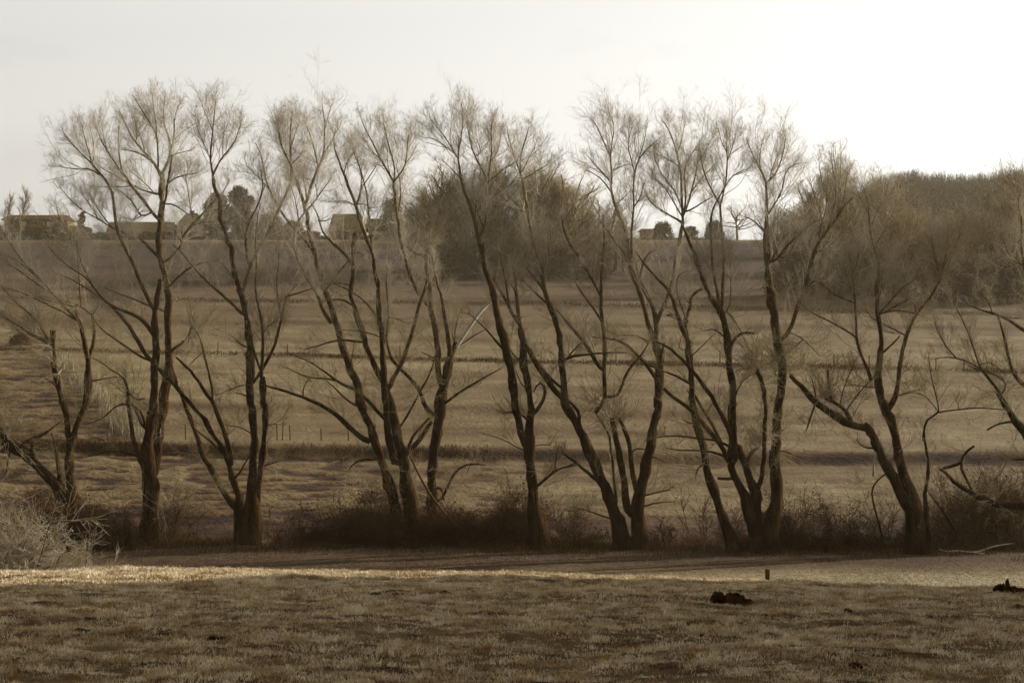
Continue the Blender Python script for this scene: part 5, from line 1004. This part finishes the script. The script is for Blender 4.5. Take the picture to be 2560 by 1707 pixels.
for i, (fx, d, w, h, nm) in enumerate(((1995, 223, 7.5, 3.4, 'low thicket at the left end of the right-hand wood'), (2085, 222, 8, 2.6, 'dark thicket on the terrace below the wood'), (2190, 221, 7.5, 2.8, 'dark thicket at the field corner by the double-trunked willow crown'),
                                       (2350, 215, 6.5, 3.4, 'darkest thicket along the lower edge of the wood'), (2450, 213, 6, 3.6, 'thicket along the lower right edge of the wood'), (2540, 212, 5, 3.8, 'thicket where the wood leaves the frame'))):
    cloud_bush('thicket', nm, 'thicket', bx(fx, d), d, w, 3.5, h, 9000, M['hedge'], .10, gaps=.36, seed=40 + i)
cloud_bush('ivy_clad_tree', 'narrow dark ivy-covered tree left of the pale feathery tree', 'tree', bx(1988, 244), 244, 1.4, 1.4, 7.4, 3000, M['conifer'], .10, gaps=.3, zb=.2, seed=50)
cloud_bush('field_bush', 'small dark bush on the fence line at the far left', 'bush', bx(48, y2d(868)), y2d(868), 2.0, 1.4, .75, 2200, M['hedge'], .05, gaps=.3, seed=51)

# unseen evergreens added right of the view to cast shade over the near pasture
NUM = 'one two three four five six seven eight nine ten eleven twelve thirteen fourteen fifteen sixteen seventeen eighteen nineteen twenty'.split()
for i in range(20):
    dd_ = -12.6 + i * 3.3; xx_ = 24 + (i % 2) * 3.2
    cloud_bush('evergreen_tree', 'dark evergreen number %s of the unseen belt added to shade the pasture' % NUM[i], 'tree', xx_, dd_, 7.5, 7, 13.5 + (i * 7 % 3) * .8, 12000, M['conifer'], .30, gaps=.02, zb=.01, seed=60 + i, group='unseen evergreen belt added for its shade on the pasture', raw=True)

# far wooded ridge on the right
nb = 120000; 
fx = U(2130, 2760, nb); d_ = U(470, 600, nb); x_ = (fx - 1280) / F * d_; z_ = land(x_, d_)
top = np.interp(fx, [2130, 2190, 2260, 2300, 2400, 2500, 2560, 2760], [520, 462, 440, 447, 454, 448, 442, 442]) + 34 * (fbm(fx / 22, fx * 0, 5, 3) - .5)
zt = (853.5 - top) / F * d_ + CZ
zz = z_ - 2 + (zt - 1.6 - z_ + 2) * rng.random(nb) ** .62
ob = leaves(np.stack([x_, d_, zz], 1), .20, M['ridge'], None, 'wooded_ridge', asp=1.2); tag(ob, 'dark distant wood on the ridge at upper right', 'wood', kind='stuff')
nb = 9000; p = np.stack([(U(2130, 2760, nb) - 1280) / F * 560, U(555, 570, nb), np.zeros(nb)], 1)
fxx = p[:, 0] / 560 * F + 1280; tp = (853.5 - (np.interp(fxx, [2130, 2190, 2260, 2300, 2400, 2500, 2560, 2760], [520, 462, 440, 447, 454, 448, 442, 442]) + 34 * (fbm(fxx / 22, fxx * 0, 5, 3) - .5))) / F * 560 + CZ
p[:, 2] = tp - 2.5; G = grow(p, np.stack([rng.normal(0, .3, nb), rng.normal(0, .1, nb), np.ones(nb)], 1), U(1.6, 4.6, nb), 4, .1, .15)
ob = Tubes().add(G, taper(nb, 4, .035, .02), 3).build('ridge_twigs', M['ridge']); tag(ob, 'twig tops of the distant wood on the ridge', 'wood', kind='stuff')

# ------------------------------------------------------------ haze
if HAZE_DENSITY > 0:
    V, Q = box_v(-700, 700, -30, 900, -30, 75)
    mh = bpy.data.materials.new('haze_air'); mh.use_nodes = True; t = mh.node_tree
    for n in list(t.nodes): t.nodes.remove(n)
    o_ = t.nodes.new('ShaderNodeOutputMaterial'); pv = t.nodes.new('ShaderNodeVolumePrincipled')
    pv.inputs['Color'].default_value = (.95, .80, .52, 1); pv.inputs['Density'].default_value = HAZE_DENSITY; pv.inputs['Anisotropy'].default_value = .3
    t.links.new(pv.outputs[0], o_.inputs['Volume'])
    hzo = mesh_obj('haze', V, Q, mh, smooth=False); tag(hzo, 'thin winter haze over the valley', kind='stuff')
